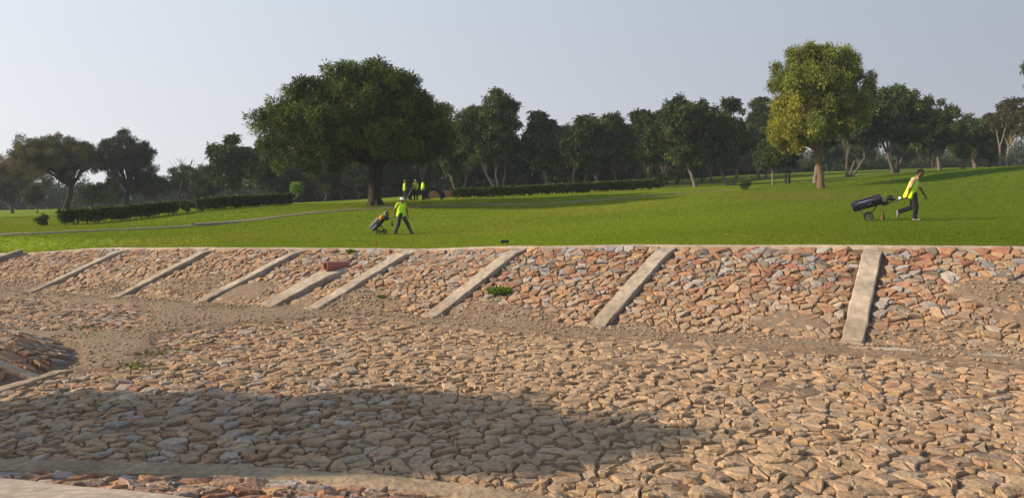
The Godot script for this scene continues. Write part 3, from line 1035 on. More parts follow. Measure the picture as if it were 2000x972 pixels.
func lobes_of(h: float, r: float, low: float, shape: String, off: Vector3, count := 12) -> Array:
	var out := []
	var cy := h * (1.0 + low) * 0.5
	var ry := h * (1.0 - low) * 0.5
	var tries := 0
	while out.size() < count and tries < 400:
		tries += 1
		var p := Vector3(rf(-1, 1), rf(-1, 1), rf(-1, 1))
		if p.length() > 1.0: continue
		var lr := r * rf(0.3, 0.5)
		var q := Vector3()
		match shape:
			"umbrella":
				q = Vector3(p.x * r * 0.82, h - lr * 0.8 - (p.x * p.x + p.z * p.z) * h * 0.16 - maxf(0.0, -p.y) * h * 0.22, p.z * r * 0.82)
				lr = r * rf(0.2, 0.32)
			"column": q = Vector3(p.x * r * 0.6 * (1.0 - maxf(p.y, 0) * 0.4), cy + p.y * (ry - lr * 0.7), p.z * r * 0.6)
			_: q = Vector3(p.x * r * 0.72, cy + p.y * (ry - lr * 0.75), p.z * r * 0.72)
		var ok := true
		for e in out:
			if (e[0] as Vector3).distance_to(q + off) < lr * 0.75: ok = false
		if ok: out.append([q + off, lr])
	# one lobe at the very top so that the height holds
	out.append([Vector3(rf(-0.2, 0.2) * r, h - r * 0.26, rf(-0.2, 0.2) * r) + off, r * 0.3])
	return out

const GREEN_A := Color(0.046, 0.074, 0.018)
const GREEN_B := Color(0.1, 0.15, 0.03)
const GREEN_C := Color(0.029, 0.047, 0.014)
func tree(called: String, label: String, x: float, d: float, h: float, r: float, o := {}) -> Node3D:
	var t := thing(called, label, "tree", on_ground(x, d), o.get("group", ""))
	var low: float = o.get("low", 0.3)
	var off := Vector3(o.get("off", 0.0), 0, 0)
	var lobes: Array = o.get("lobes", [])
	if lobes.is_empty(): lobes = lobes_of(h, r, low, o.get("shape", "round"), off, o.get("n", 12))
	var stems := []
	var fork: float = h * float(o.get("fork", low * 0.85))
	var ns: int = o.get("stems", 1)
	var lean: float = o.get("lean", 0.0)
	for k in ns:
		var spread := 0.0 if ns == 1 else lerpf(-1.0, 1.0, float(k) / (ns - 1))
		stems.append([Vector3(off.x * 0.5 + lean + spread * h * 0.09, fork * rf(0.9, 1.1), rf(-0.3, 0.3)), Vector3(spread * 0.22, 0, rf(-0.15, 0.15)), 1.0 if ns == 1 else rf(0.6, 0.85)])
	wood(t, stems, lobes, o.get("trunk", 0.16), o.get("bark", Color(0.19, 0.16, 0.13)), o.get("flare", 1.45), o.get("twigs", 1))
	crown(t, lobes, o.get("leaf", "broad"), o.get("cols", [GREEN_A, GREEN_B, GREEN_C]), o.get("count", 1500), o.get("size", 1.0), o.get("squash", 0.85))
	return t

func build_trees() -> void:
	# ---- the great spreading tree
	var plan := [[-6.7, 5.5, 1.25], [-6.4, 4.1, 1.1], [-5.7, 2.9, 0.75], [-5.0, 6.7, 1.45], [-4.2, 5.0, 1.5], [-3.3, 7.4, 1.3], [-2.5, 5.5, 1.7], [-1.2, 8.1, 1.25], [-0.9, 6.3, 1.8], [0.3, 8.5, 1.05], [1.4, 8.1, 1.05], [0.9, 6.7, 1.7], [2.6, 7.3, 1.2], [2.7, 5.4, 1.6], [4.2, 6.5, 1.1], [5.2, 5.9, 0.9], [4.5, 4.9, 1.25], [-3.9, 3.8, 1.0], [1.7, 4.3, 1.1], [5.3, 4.5, 0.9], [-1.6, 4.3, 1.0], [0.5, 4.9, 1.2], [-2.8, 3.9, 0.85], [3.2, 4.0, 0.9], [-0.4, 4.4, 0.8]]
	var lobes := []
	for l in plan:
		var depth := 6.2 * sqrt(maxf(0.06, 1.0 - pow((l[0] + 1.0) / 7.2, 2.0))) * sqrt(maxf(0.15, 1.0 - pow(maxf(l[1] - 4.5, 0.0) / 5.2, 2.0)))
		for z in [-1.0, 0.0, 1.0]:
			if z != 0.0 and depth < 1.2: continue
			lobes.append([Vector3((l[0] + 0.9) * 0.86 - 0.9 + rf(-0.25, 0.25), l[1] - absf(z) * 0.35 + rf(-0.2, 0.2), z * depth * 0.75 + rf(-0.4, 0.4)), float(l[2]) * rf(0.85, 1.0)])
	var big := thing("spreading_tree", "huge dark spreading tree with thick dark trunk and domed crown, left of centre", "tree", on_ground(-9.1, 50.0))
	var g := Geo.new()
	g.tint = Color(0.085, 0.065, 0.05)
	var tp := []
	var tr := []
	for k in 12:
		var f := k / 11.0
		tp.append(Vector3(f * f * 0.12 - 0.05 * sin(f * 5.0), -0.25 + f * 2.95, 0))
		tr.append(0.37 + 0.22 * exp(-f * 7.0) + 0.08 * f * f + rf(-0.015, 0.015))
	g.tube(tp, tr, 16)
	for k in 6:   # root flare
		var an := TAU * k / 6.0 + rf(-0.3, 0.3)
		limb(g, Vector3(cos(an) * 0.62, -0.12, sin(an) * 0.62), Vector3(cos(an) * 0.2, 0.9, sin(an) * 0.2), 0.13, 0.07, Vector3(-cos(an), 0, -sin(an)) * 0.07, 7, 0.02)
	var fork := Vector3(0.1, 2.5, 0)
	for e in [[Vector3(-3.6, 3.3, 0.4), 0.2, Vector3(0.2, 0.35, 0)], [Vector3(-3.4, 5.4, -1.2), 0.2, Vector3(-0.3, 0.2, 0)], [Vector3(-1.0, 6.2, 1.0), 0.22, Vector3(-0.3, 0, 0)], [Vector3(1.6, 6.0, -0.6), 0.22, Vector3(0.2, 0, 0)], [Vector3(3.9, 5.0, 0.8), 0.2, Vector3(0.3, 0.2, 0)], [Vector3(2.4, 4.6, -2.4), 0.16, Vector3(0, 0.2, 0)], [Vector3(-2.2, 4.9, 2.6), 0.15, Vector3(0, 0.2, 0)]]:
		var pts := limb(g, fork, e[0], e[1], 0.07, e[2], 10, 0.03)
		for q in 7:
			var l = lobes[rng.randi() % lobes.size()]
			for tries in 12:
				if (l[0] as Vector3).distance_to(e[0]) < 3.0: break
				l = lobes[rng.randi() % lobes.size()]
			if (l[0] as Vector3).distance_to(e[0]) < 4.0:
				limb(g, pts[rng.randi_range(3, 7)], l[0], 0.07, 0.015, Vector3(0, 0.25, 0), 6)
	part("trunk", g.mesh(), M.bark, big)
	crown(big, lobes, "feather", [Color(0.052, 0.086, 0.016), Color(0.09, 0.14, 0.02), Color(0.034, 0.058, 0.013), Color(0.16, 0.195, 0.026)], 9000, 1.0, 0.8)

	# ---- the yellow-green tree on the right
	var yel := Color(0.36, 0.33, 0.035)
	var mid := Color(0.19, 0.22, 0.035)
	lobes = []
	for l in [[-0.3, 8.3, 0.95, 0], [-1.8, 8.0, 0.95, 0], [1.0, 7.6, 1.0, 0], [-2.5, 6.7, 1.0, 0], [1.6, 6.4, 0.95, 0], [-0.6, 6.7, 1.25, 0], [-2.4, 5.3, 1.0, 1], [-0.3, 5.3, 1.3, 0], [1.4, 5.1, 0.95, 0], [-2.6, 4.1, 0.8, 1], [-2.7, 3.05, 0.65, 1], [-1.3, 4.0, 0.95, 0], [0.4, 4.0, 0.9, 0], [-1.9, 2.8, 0.55, 1], [1.9, 4.3, 0.7, 0]]:
		var wide: float = 1.9 * sqrt(maxf(0.1, 1.0 - pow((l[0] + 0.4) / 3.4, 2.0)))
		for z in [-1.0, 0.0, 1.0]:
			if z != 0.0 and l[2] < 0.7: continue
			lobes.append([Vector3((l[0] + 0.4) * 0.85 - 0.4, l[1] + rf(-0.2, 0.2), z * wide + rf(-0.2, 0.2)), float(l[2]) * rf(0.8, 0.95), yel if l[3] == 1 else mid])
	var yt := thing("yellowing_tree", "tall yellow-green tree with forked pale brown trunk standing alone on the right", "tree", on_ground(20.0, 48.0))
	wood(yt, [[Vector3(-0.3, 2.5, 0), Vector3.ZERO]], lobes, 0.215, Color(0.3, 0.2, 0.13), 1.35, 1)
	crown(yt, lobes, "fine", [Color(0.17, 0.2, 0.035), Color(0.24, 0.26, 0.035), Color(0.1, 0.13, 0.03)], 5200, 0.95, 0.85)

	# ---- left-hand group
	var rust := [Color(0.27, 0.18, 0.08), Color(0.2, 0.155, 0.06), Color(0.1, 0.11, 0.04), Color(0.07, 0.08, 0.035)]
	tree("rain_tree", "rust tinged tree cut off by the left edge of the picture", -65.6, 98, 7.8, 5.4, {"low": 0.18, "cols": rust, "leaf": "fine", "count": 2600, "off": -0.6, "n": 20, "trunk": 0.22})
	tree("rain_tree", "wide umbrella-shaped tree with rusty brown top and leaning dark trunk", -50.3, 84, 8.9, 5.5, {"shape": "umbrella", "low": 0.4, "cols": rust, "leaf": "fine", "count": 4600, "off": -0.3, "n": 46, "trunk": 0.33, "lean": 0.9, "bark": Color(0.06, 0.055, 0.05), "fork": 0.36, "twigs": 2})
	tree("feathery_tree", "dark feathery tree with bare twigs on top, right of the rusty umbrella tree", -44.0, 85, 8.9, 3.6, {"low": 0.35, "cols": [Color(0.05, 0.06, 0.035), Color(0.07, 0.075, 0.045), Color(0.035, 0.045, 0.025)], "leaf": "feather", "count": 1500, "off": 0.7, "trunk": 0.26, "bark": Color(0.06, 0.055, 0.05), "n": 14, "twigs": 7})
	tree("low_tree", "low dark bushy tree under the rusty umbrella tree", -53.1, 96, 3.4, 2.6, {"low": 0.3, "off": 0.6, "trunk": 0.12, "stems": 2, "count": 900})
	tree("sunlit_sapling", "slender yellow leaved young tree beside the feathery tree trunk", -44.9, 84, 3.6, 0.9, {"low": 0.35, "cols": [Color(0.17, 0.18, 0.05), Color(0.11, 0.13, 0.04)], "count": 260, "trunk": 0.06, "n": 5})
	tree("sunlit_sapling", "yellow leaved young tree in front of the umbrella tree trunk", -56.0, 88, 3.3, 1.3, {"low": 0.3, "cols": [Color(0.14, 0.15, 0.05), Color(0.1, 0.11, 0.04)], "count": 300, "trunk": 0.07, "n": 6})
	tree("round_tree", "round olive green tree with several splayed stems above the left hedge", -43.6, 90, 4.6, 2.9, {"low": 0.32, "cols": [Color(0.075, 0.09, 0.03), Color(0.05, 0.07, 0.025)], "stems": 3, "trunk": 0.13, "count": 1300, "leaf": "fine"})
	tree("round_tree", "darker rounded tree just behind and right of the round olive tree", -43.8, 99, 5.8, 2.8, {"low": 0.25, "off": 0.8, "stems": 2, "trunk": 0.16, "count": 1300, "leaf": "fine"})
	var dead := thing("bare_tree", "dead bare tree with forked grey branches against the sky", "tree", on_ground(-41.6, 94.0))
	g = Geo.new()
	g.tint = Color(0.09, 0.08, 0.07)
	var dp := limb(g, Vector3(-0.4, -0.2, 0), Vector3(0.7, 4.2, 0), 0.17, 0.1, Vector3(-0.3, 0, 0), 8, 0.04)
	for e in [[Vector3(0.3, 6.3, 0.2), 0.09], [Vector3(1.5, 6.0, -0.3), 0.08], [Vector3(1.9, 5.2, 0.2), 0.06], [Vector3(-0.4, 5.5, 0.5), 0.06]]:
		var q := limb(g, dp[6], e[0], e[1], 0.03, Vector3(rf(-0.2, 0.2), 0.1, 0), 6, 0.12)
		for z in 4: limb(g, q[rng.randi_range(3, 6)], (e[0] as Vector3) + Vector3(rf(-0.7, 0.7), rf(-0.1, 0.7), rf(-0.4, 0.4)), 0.03, 0.012, Vector3.ZERO, 5, 0.12)
	part("trunk", g.mesh(), M.bark, dead)
	var lush := [Color(0.055, 0.095, 0.025), Color(0.08, 0.125, 0.03), Color(0.035, 0.06, 0.02)]
	tree("drooping_tree", "leafy green tree with long drooping leaves at the right end of the left hedge", -27.7, 74, 6.9, 2.2, {"low": 0.2, "leaf": "big", "cols": lush, "count": 1200, "trunk": 0.13, "off": 0.3, "stems": 2, "bark": Color(0.2, 0.18, 0.15)})
	tree("drooping_tree", "dark drooping-leaved tree close to the left flank of the huge tree", -27.6, 82, 6.9, 3.0, {"low": 0.2, "leaf": "big", "cols": lush, "count": 1400, "trunk": 0.14, "off": 1.0, "stems": 2})
	tree("round_tree", "hazy green tree between the dead tree and the drooping-leaved tree", -37.4, 92, 5.2, 2.4, {"low": 0.25, "count": 1000, "cols": lush})
	tree("sunlit_sapling", "small leaning sapling with bright yellow-green leaves right of the left hedge", -19.6, 66.0, 1.75, 0.5, {"low": 0.55, "cols": [Color(0.22, 0.3, 0.05), Color(0.15, 0.24, 0.04)], "count": 60, "trunk": 0.035, "lean": 0.5, "off": 0.75, "n": 3, "size": 0.7, "leaf": "big", "bark": Color(0.3, 0.27, 0.22)})

	# ---- row behind the huge tree and the right hedge
	var pale := Color(0.3, 0.27, 0.23)
	var row := [
		["tall dark tree with a many-stemmed pale trunk, right of the huge tree", -1.1, 72, 9.9, 3.5, -0.4, 3, 0.2, 0.22, "broad", 2700],
		["tree with bright green patch of leaves left of the round sky gap", 3.8, 72, 7.6, 2.1, -1.0, 1, 0.2, 0.22, "big", 1400],
		["dark columnar tree right of the round sky gap", 6.5, 70, 7.1, 2.1, 0.25, 2, 0.13, 0.2, "big", 1400],
		["tree with straight slim pale trunk behind the middle of the right hedge", 10.4, 72, 7.4, 2.5, -0.5, 1, 0.13, 0.2, "broad", 1800],
		["tree with a forked pale trunk near the right end of the right hedge", 14.1, 71, 7.3, 2.5, -1.1, 2, 0.12, 0.2, "broad", 1700],
		["bulky dark tree with a sunlit tan trunk just beyond the right hedge", 16.6, 67, 8.1, 3.0, -0.9, 1, 0.17, 0.22, "broad", 2500],
		["narrow dark tree with leaning short trunk between bulky tree and yellow-green tree", 20.1, 68, 8.0, 2.2, -0.3, 2, 0.2, 0.17, "broad", 1900],
		["dark tree rising behind the small lawn tree left of the yellow-green tree", 28.3, 84, 9.0, 3.2, 0.0, 2, 0.2, 0.17, "broad", 2200],
		["small neat tree with pale slanting trunk left of the yellow-green tree", 21.1, 60, 3.6, 1.6, -0.2, 1, 0.1, 0.34, "fine", 750],
		["dark tree with reddish leaning trunk hidden behind the yellow-green tree", 23.6, 58, 7.0, 2.0, 0.7, 1, 0.17, 0.3, "broad", 1500],
		["dark many-stemmed tree just right of the yellow-green tree", 30.9, 68, 7.9, 3.0, 1.2, 3, 0.17, 0.24, "broad", 2300],
		["large dark tree with splayed leaning trunks behind the man in black trousers", 37.1, 72, 8.3, 3.3, 0.2, 3, 0.19, 0.26, "broad", 2700],
		["dark round-topped tree with single trunk right of the man in black trousers", 44.7, 78, 7.6, 2.9, -0.6, 1, 0.2, 0.22, "broad", 2100],
		["lower dark spreading tree left of the palm", 52.3, 84, 6.1, 3.2, -0.5, 1, 0.2, 0.18, "broad", 1900],
		["dark tree filling the gap between the tall many-stemmed tree and the huge tree", -5.6, 80, 8.0, 2.8, 0.0, 2, 0.16, 0.18, "big", 1700],
		["dark tree set back between the slim pale trunk and the columnar tree", 9.6, 82, 7.4, 2.4, -0.4, 1, 0.14, 0.15, "broad", 1500],
		["tree set back between the slim-trunked and the forked tree, olive on top", 15.0, 80, 7.9, 2.6, -0.4, 1, 0.15, 0.15, "broad", 1700],
		["tree set back behind the bulky dark tree, its top showing at the right", 22.0, 82, 8.6, 2.8, -0.3, 1, 0.16, 0.15, "broad", 1800],
	]
	var palette := 0
	for e in row:
		palette += 1
		var cols: Array = [[GREEN_A, GREEN_B, GREEN_C], [GREEN_A, Color(0.06, 0.085, 0.03), GREEN_B], [GREEN_C, GREEN_A, Color(0.1, 0.13, 0.025)], [Color(0.045, 0.055, 0.022), Color(0.08, 0.1, 0.035), GREEN_C]][palette % 4]
		if e[9] == "big": cols = [GREEN_A, Color(0.05, 0.09, 0.02), GREEN_C]
		tree("park_tree", e[0], e[1], e[2], e[3], e[4], {"off": e[5], "stems": e[6], "trunk": e[7], "low": e[8], "leaf": e[9], "count": e[10], "shape": "column" if float(e[4]) < 2.3 else "round", "bark": pale if e[6] < 3 else Color(0.2, 0.175, 0.15), "n": 11 if e[10] < 1600 else 16, "lean": rf(-0.2, 0.1), "group": "dark trees in a row along the far side of the lawn"})
	tree("brownish_tree", "brownish sparse tree with bare pale forked branches at the right edge", 50.1, 76, 6.9, 2.4, {"off": 1.1, "low": 0.35, "stems": 2, "trunk": 0.18, "bark": Color(0.36, 0.3, 0.23), "cols": [Color(0.12, 0.1, 0.045), Color(0.08, 0.085, 0.03), Color(0.06, 0.07, 0.025)], "count": 900, "leaf": "broad", "twigs": 3, "lean": -0.5})
	tree("edge_tree", "green tree whose leaf tips poke in at the right edge of the picture", 36.65, 50, 9.2, 2.4, {"low": 0.4, "count": 1800, "leaf": "fine", "trunk": 0.22, "cols": [Color(0.08, 0.11, 0.03), Color(0.06, 0.08, 0.03)]})
	# many-stemmed shrub and the palm
	tree("shrub", "bare-footed shrub of several dark stems between two dark trees at the right", 46.0, 76, 2.6, 0.9, {"low": 0.45, "stems": 4, "trunk": 0.07, "count": 160, "n": 5, "cols": [Color(0.1, 0.13, 0.04), Color(0.07, 0.1, 0.03)], "lean": 0.2})
	tree("shrub", "thin shrub of upright dark stems left of the yellow-green tree trunk", 22.6, 61, 2.4, 0.9, {"low": 0.6, "stems": 4, "trunk": 0.06, "count": 200, "n": 5})
	palm()

	# ---- second rows that close the view
	var spots := []
	for k in 27: spots.append([-29.0 + k * 2.05 + rf(-0.6, 0.6), rf(86, 97), rf(5.6, 6.8) + (1.7 if k > 10 else 0.0)])
	for k in 18: spots.append([27.0 + k * 2.7 + rf(-0.8, 0.8), rf(104, 116), rf(5.6, 7.2)])
	var kinds := []
	for k in 5:
		var s = spots[k * 6 + 2]
		kinds.append(tree("backing_tree", "leafy dark tree in the second row behind the park trees", s[0], s[1], 6.0, 2.4, {"low": 0.12, "trunk": 0.1, "stems": 1 + k % 3, "count": 1000, "leaf": ["broad", "big", "broad", "fine", "big"][k], "bark": Color(0.22, 0.2, 0.17), "cols": [GREEN_A, GREEN_C, Color(0.05, 0.075, 0.03)], "group": "second row of trees behind the park trees"}))
	for k in spots.size():
		if k % 6 == 2 and k / 6 < 5: continue
		var o: Node3D = kinds[k % 5].duplicate()
		o.name = numbered("backing_tree")
		o.position = on_ground(spots[k][0], spots[k][1])
		o.rotation.y = rf(0, TAU)
		o.scale = Vector3.ONE * float(spots[k][2]) / 6.0
		add_child(o)
	# understorey and far woods
	belt("undergrowth", [Vector2(-30, 99), Vector2(-5, 101), Vector2(24, 104), Vector2(40, 124), Vector2(85, 128)], 2.6, 4.0, 2600, 2.6, "dark undergrowth below the trees along the lawn's far side", [GREEN_C, Color(0.03, 0.045, 0.02), GREEN_A])
	belt("far_woods", [Vector2(-130, 150), Vector2(-70, 160), Vector2(-30, 170), Vector2(40, 165), Vector2(130, 160)], 7.0, 14.0, 5200, 4.0, "hazy distant woods behind all the other trees", [Color(0.04, 0.06, 0.025), Color(0.055, 0.07, 0.03)])
	# off the left edge: it shades the stones
	lobes = [[Vector3(0.2, 2.0, 0.3), 1.3], [Vector3(-0.6, 2.6, -0.6), 1.2], [Vector3(0.3, 3.2, 0.1), 1.25], [Vector3(0.0, 4.0, 0.4), 1.0], [Vector3(0.1, 4.7, 0.85), 0.75], [Vector3(-0.7, 1.7, 0.8), 0.8], [Vector3(0.0, 5.2, 1.15), 0.5], [Vector3(0.5, 3.7, -0.6), 0.9]]
	tree("bank_tree", "leafy tree on the near bank beyond the left edge, shading the canal stones", -13.7, 8.0, 6.0, 1.8, {"lobes": lobes, "trunk": 0.16, "fork": 0.2, "count": 2600, "leaf": "broad"})

func belt(called: String, line: Array, high: float, deep: float, count: int, size: float, label: String, cols: Array) -> void:
	var buf := PackedFloat32Array(); buf.resize(count * 16)
	for k in count:
		var f := rng.randf() * (line.size() - 1)
		var q := mini(int(f), line.size() - 2)
		var p: Vector2 = line[q].lerp(line[q + 1], f - q)
		p.y += rf(-0.5, 0.5) * deep
		var hump := high * (0.72 + 0.5 * noise2.get_noise_1d(p.x * 14.0)) * (0.9 + 0.3 * noise.get_noise_1d(p.x * 40.0))
		var y := hump * pow(rng.randf(), 0.8)
		var c: Color = cols[rng.randi() % cols.size()]
		var sh := rf(0.75, 1.25)
		put_copy(buf, k, (Basis(Vector3.UP, rf(0, TAU)) * Basis(Vector3.RIGHT, rf(-0.5, 0.5))).scaled(Vector3.ONE * size * rf(0.7, 1.2)), on_ground(p.x, p.y) + Vector3(0, y, 0), Color(c.r * sh, c.g * sh, c.b * sh))
	copies(called, clump("fine"), M.leaf, buf, self, label, true)

func palm() -> void:
	var t := thing("palm", "small palm with arching fronds at the foot of the right-hand trees", "palm", on_ground(54.5, 85.0))
	var g := Geo.new()
	g.tint = Color(0.13, 0.11, 0.08)
	limb(g, Vector3(0, -0.2, 0), Vector3(0.05, 0.9, 0), 0.2, 0.16, Vector3.ZERO, 9, 0.02)
	part("trunk", g.mesh(), M.bark, t)
	for k in 13:
		var an := TAU * k / 13.0 + rf(-0.15, 0.15)
		var el := rf(0.35, 1.25)
		var dir := Vector3(cos(an), 0, sin(an))
		g = Geo.new()
		g.tint = Color(0.1, 0.125, 0.045) * rf(0.8, 1.2)
		var prev := Vector3(0.05, 0.9, 0)
		for z in 9:
			var f := (z + 1) / 9.0
			var nx: Vector3 = Vector3(0.05, 0.9, 0) + dir * (f * 1.7 * cos(el) + f * f * 0.4) + Vector3.UP * (sin(el) * 2.1 * f - f * f * 1.1)
			var side := dir.cross(Vector3.UP)
			for sg in [-1.0, 1.0]:
				var tip: Vector3 = nx + side * sg * 0.42 * sin(PI * (0.12 + f * 0.83)) + dir * 0.18 + Vector3.DOWN * 0.16
				g.tri(g.vert(prev, Vector3.UP), g.vert(nx, Vector3.UP), g.vert(tip, Vector3.UP))
			prev = nx
		part("frond", g.mesh(true), M.leaf, t)

# ------------------------------------------------------------------ hedges and small plants
func hedge(label: String, line: Array, h0: float, h1: float, deep: float, count: int, at := Vector2.ZERO) -> void:
	var t := thing("hedge", label, "hedge", on_ground(line[0].x, line[0].y))
	var o := t.position
	var buf := PackedFloat32Array(); buf.resize(count * 16)
	var g := Geo.new()
	g.tint = Color(0.1, 0.085, 0.065)
	var length := 0.0
	for q in line.size() - 1: length += (line[q] as Vector2).distance_to(line[q + 1])
	for k in count:
		var f := rng.randf() * (line.size() - 1)
		var q := mini(int(f), line.size() - 2)
		var dir: Vector2 = (line[q + 1] - line[q]).normalized()
		var a := rf(-0.5, 0.5)
		var p: Vector2 = line[q].lerp(line[q + 1], f - q) + dir.orthogonal() * a * deep
		var h := lerpf(h0, h1, f / (line.size() - 1))
		var low := 0.26 + noise.get_noise_2d(p.x * 40.0, p.y * 40.0) * 0.22
		var y := lerpf(low, 0.94, pow(rng.randf(), 0.75)) * h
		if rng.randf() < 0.3: y = h * rf(0.88, 0.97)   # the clipped top
		var c: Color = [Color(0.07, 0.115, 0.024), Color(0.11, 0.16, 0.03), Color(0.045, 0.075, 0.02)][rng.randi() % 3]
		var sh := rf(0.7, 1.3)
		put_copy(buf, k, (Basis(Vector3.UP, rf(0, TAU)) * Basis(Vector3.RIGHT, rf(-0.5, 0.5))).scaled(Vector3.ONE * rf(0.7, 1.2)), on_ground(p.x, p.y) + Vector3(0, y, 0) - o, Color(c.r * sh, c.g * sh, c.b * sh))
	var n := int(length / 0.45)
	for k in n:
		var f := (k + 0.5) / n * (line.size() - 1)
		var q := mini(int(f), line.size() - 2)
		var p: Vector2 = line[q].lerp(line[q + 1], f - q) + Vector2(rf(-0.1, 0.1), rf(-0.12, 0.12))
		var b := on_ground(p.x, p.y) - o
		for z in 2: limb(g, b - Vector3(0, 0.05, 0), b + Vector3(rf(-0.18, 0.18), h0 * rf(0.5, 0.7), rf(-0.1, 0.1)), 0.022, 0.012, Vector3(rf(-0.04, 0.04), 0, 0), 5, 0.05)
	part("branches", g.mesh(), M.bark, t).set_meta("kind", "stuff")
	copies("foliage", clump("hedge"), M.leaf, buf, t)

func bush(label: String, x: float, d: float, h: float, r: float, count: int, cols: Array, size := 1.0) -> void:
	var t := thing("bush", label, "bush", on_ground(x, d))
	var g := Geo.new()
	g.tint = Color(0.12, 0.1, 0.07)
	for k in 6: limb(g, Vector3(rf(-0.05, 0.05), -0.05, rf(-0.05, 0.05)), Vector3(rf(-1, 1) * r * 0.7, h * rf(0.6, 0.95), rf(-1, 1) * r * 0.7), 0.018, 0.008, Vector3.ZERO, 5)
	part("branches", g.mesh(), M.bark, t).set_meta("kind", "stuff")
	var lobes := []
	for k in 7: lobes.append([Vector3(rf(-1, 1) * r * 0.85, h * rf(0.3, 0.9), rf(-1, 1) * r * 0.85), r * rf(0.22, 0.45)])
	crown(t, lobes, "hedge", cols, count, size, 1.0, "foliage")

func weed(label: String, at: Vector3, r: float, h: float, count: int, col: Color) -> void:
	var t := thing("weed", label, "weed", at)
	var g := Geo.new()
	for k in count:
		var an := rf(0, TAU)
		var rr := r * sqrt(rng.randf())
		var root := Vector3(cos(an) * rr, 0, sin(an) * rr * 0.7)
		var out := Vector3(rf(-1, 1), rf(0.5, 1.6), rf(-1, 1)).normalized() * h * rf(0.5, 1.2)
		var side := out.cross(Vector3(rf(-1, 1), 0.3, rf(-1, 1))).normalized() * rf(0.012, 0.026)
		g.tint = Color(col.r, col.g, col.b) * rf(0.7, 1.35)
		g.tri(g.vert(root - side, Vector3.UP), g.vert(root + side, Vector3.UP), g.vert(root + out, Vector3.UP))
		g.tri(g.vert(root + out * 0.5 - side * 1.6, Vector3.UP), g.vert(root + out * 0.5 + side * 1.6, Vector3.UP), g.vert(root + out * 1.1, Vector3.UP))
	part("leaves", g.mesh(true), M.blade, t)

func build_plants() -> void:
	hedge("left part of the clipped hedge left of centre, beyond the cart path", [Vector2(-26.0, 43.0), Vector2(-23.6, 46.0), Vector2(-21.9, 48.6)], 0.82, 0.78, 0.55, 1500)
	hedge("long right part of the clipped hedge left of centre, ending by the huge tree's mound", [Vector2(-20.9, 50.0), Vector2(-19.5, 53.0), Vector2(-18.4, 56.0), Vector2(-17.2, 58.2)], 0.78, 0.8, 0.55, 2300)
	bush("single thin hedge bush standing in the gap of the left hedge", -21.4, 49.3, 0.78, 0.32, 70, [Color(0.07, 0.11, 0.022)])
	bush("small scraggy bush off the left end of the left hedge", -27.1, 43.0, 0.55, 0.25, 45, [Color(0.08, 0.11, 0.03)])
	hedge("long low clipped hedge right of the huge tree, in shade", [Vector2(-4.6, 60.5), Vector2(1.5, 61.0), Vector2(7.0, 62.0), Vector2(11.9, 63.4)], 0.72, 0.74, 0.6, 3600)
	bush("loose leafy bush at the right end of the shaded hedge", 12.6, 63.6, 0.85, 0.42, 240, [Color(0.05, 0.085, 0.02), Color(0.07, 0.11, 0.025)])
	bush("small round bush alone on the lawn right of the shaded hedge", 16.4, 52.0, 0.74, 0.34, 90, [Color(0.05, 0.085, 0.02), Color(0.08, 0.12, 0.03)])
	var green := Color(0.13, 0.2, 0.03)
	var p := XD(-8.0, 16.1)
	weed("bright green weed clump growing on the stone slope between two ribs", W(p.x, slope_y(-8.0, 16.1) + 0.06, p.y), 0.28, 0.16, 240, green)
	p = XD(-13.9, 18.05)
	weed("small green weed high on the slope above the clay pipe", W(p.x, slope_y(-13.9, 18.05) + 0.05, p.y), 0.13, 0.12, 60, green)
	p = XD(-11.2, 15.7)
	weed("tiny weed at the soil foot of the slope right of the chute", W(p.x, slope_y(-11.2, 15.7) + 0.06, p.y), 0.1, 0.1, 40, green)
	weed("flat patch of grass on the bare soil below the slope's left ribs", W(-7.8, 0.07, 19.6), 0.8, 0.035, 150, Color(0.15, 0.15, 0.055))
	weed("thin grass patch on the soil beside the left bank's tip", W(-8.3, 0.07, 16.5), 0.8, 0.03, 130, Color(0.14, 0.145, 0.05))
	weed("low grass tuft at the left edge of the main stone bed", W(-6.8, 0.07, 14.1), 0.45, 0.035, 80, Color(0.13, 0.135, 0.05))
	weed("low bright grass tuft nearest the shadow on the canal bed", W(-6.6, 0.07, 13.0), 0.4, 0.035, 80, Color(0.135, 0.15, 0.05))
	weed("dry grass strip behind the left bank on the canal bed", W(-10.1, 0.07, 17.0), 0.7, 0.03, 120, Color(0.14, 0.14, 0.05))

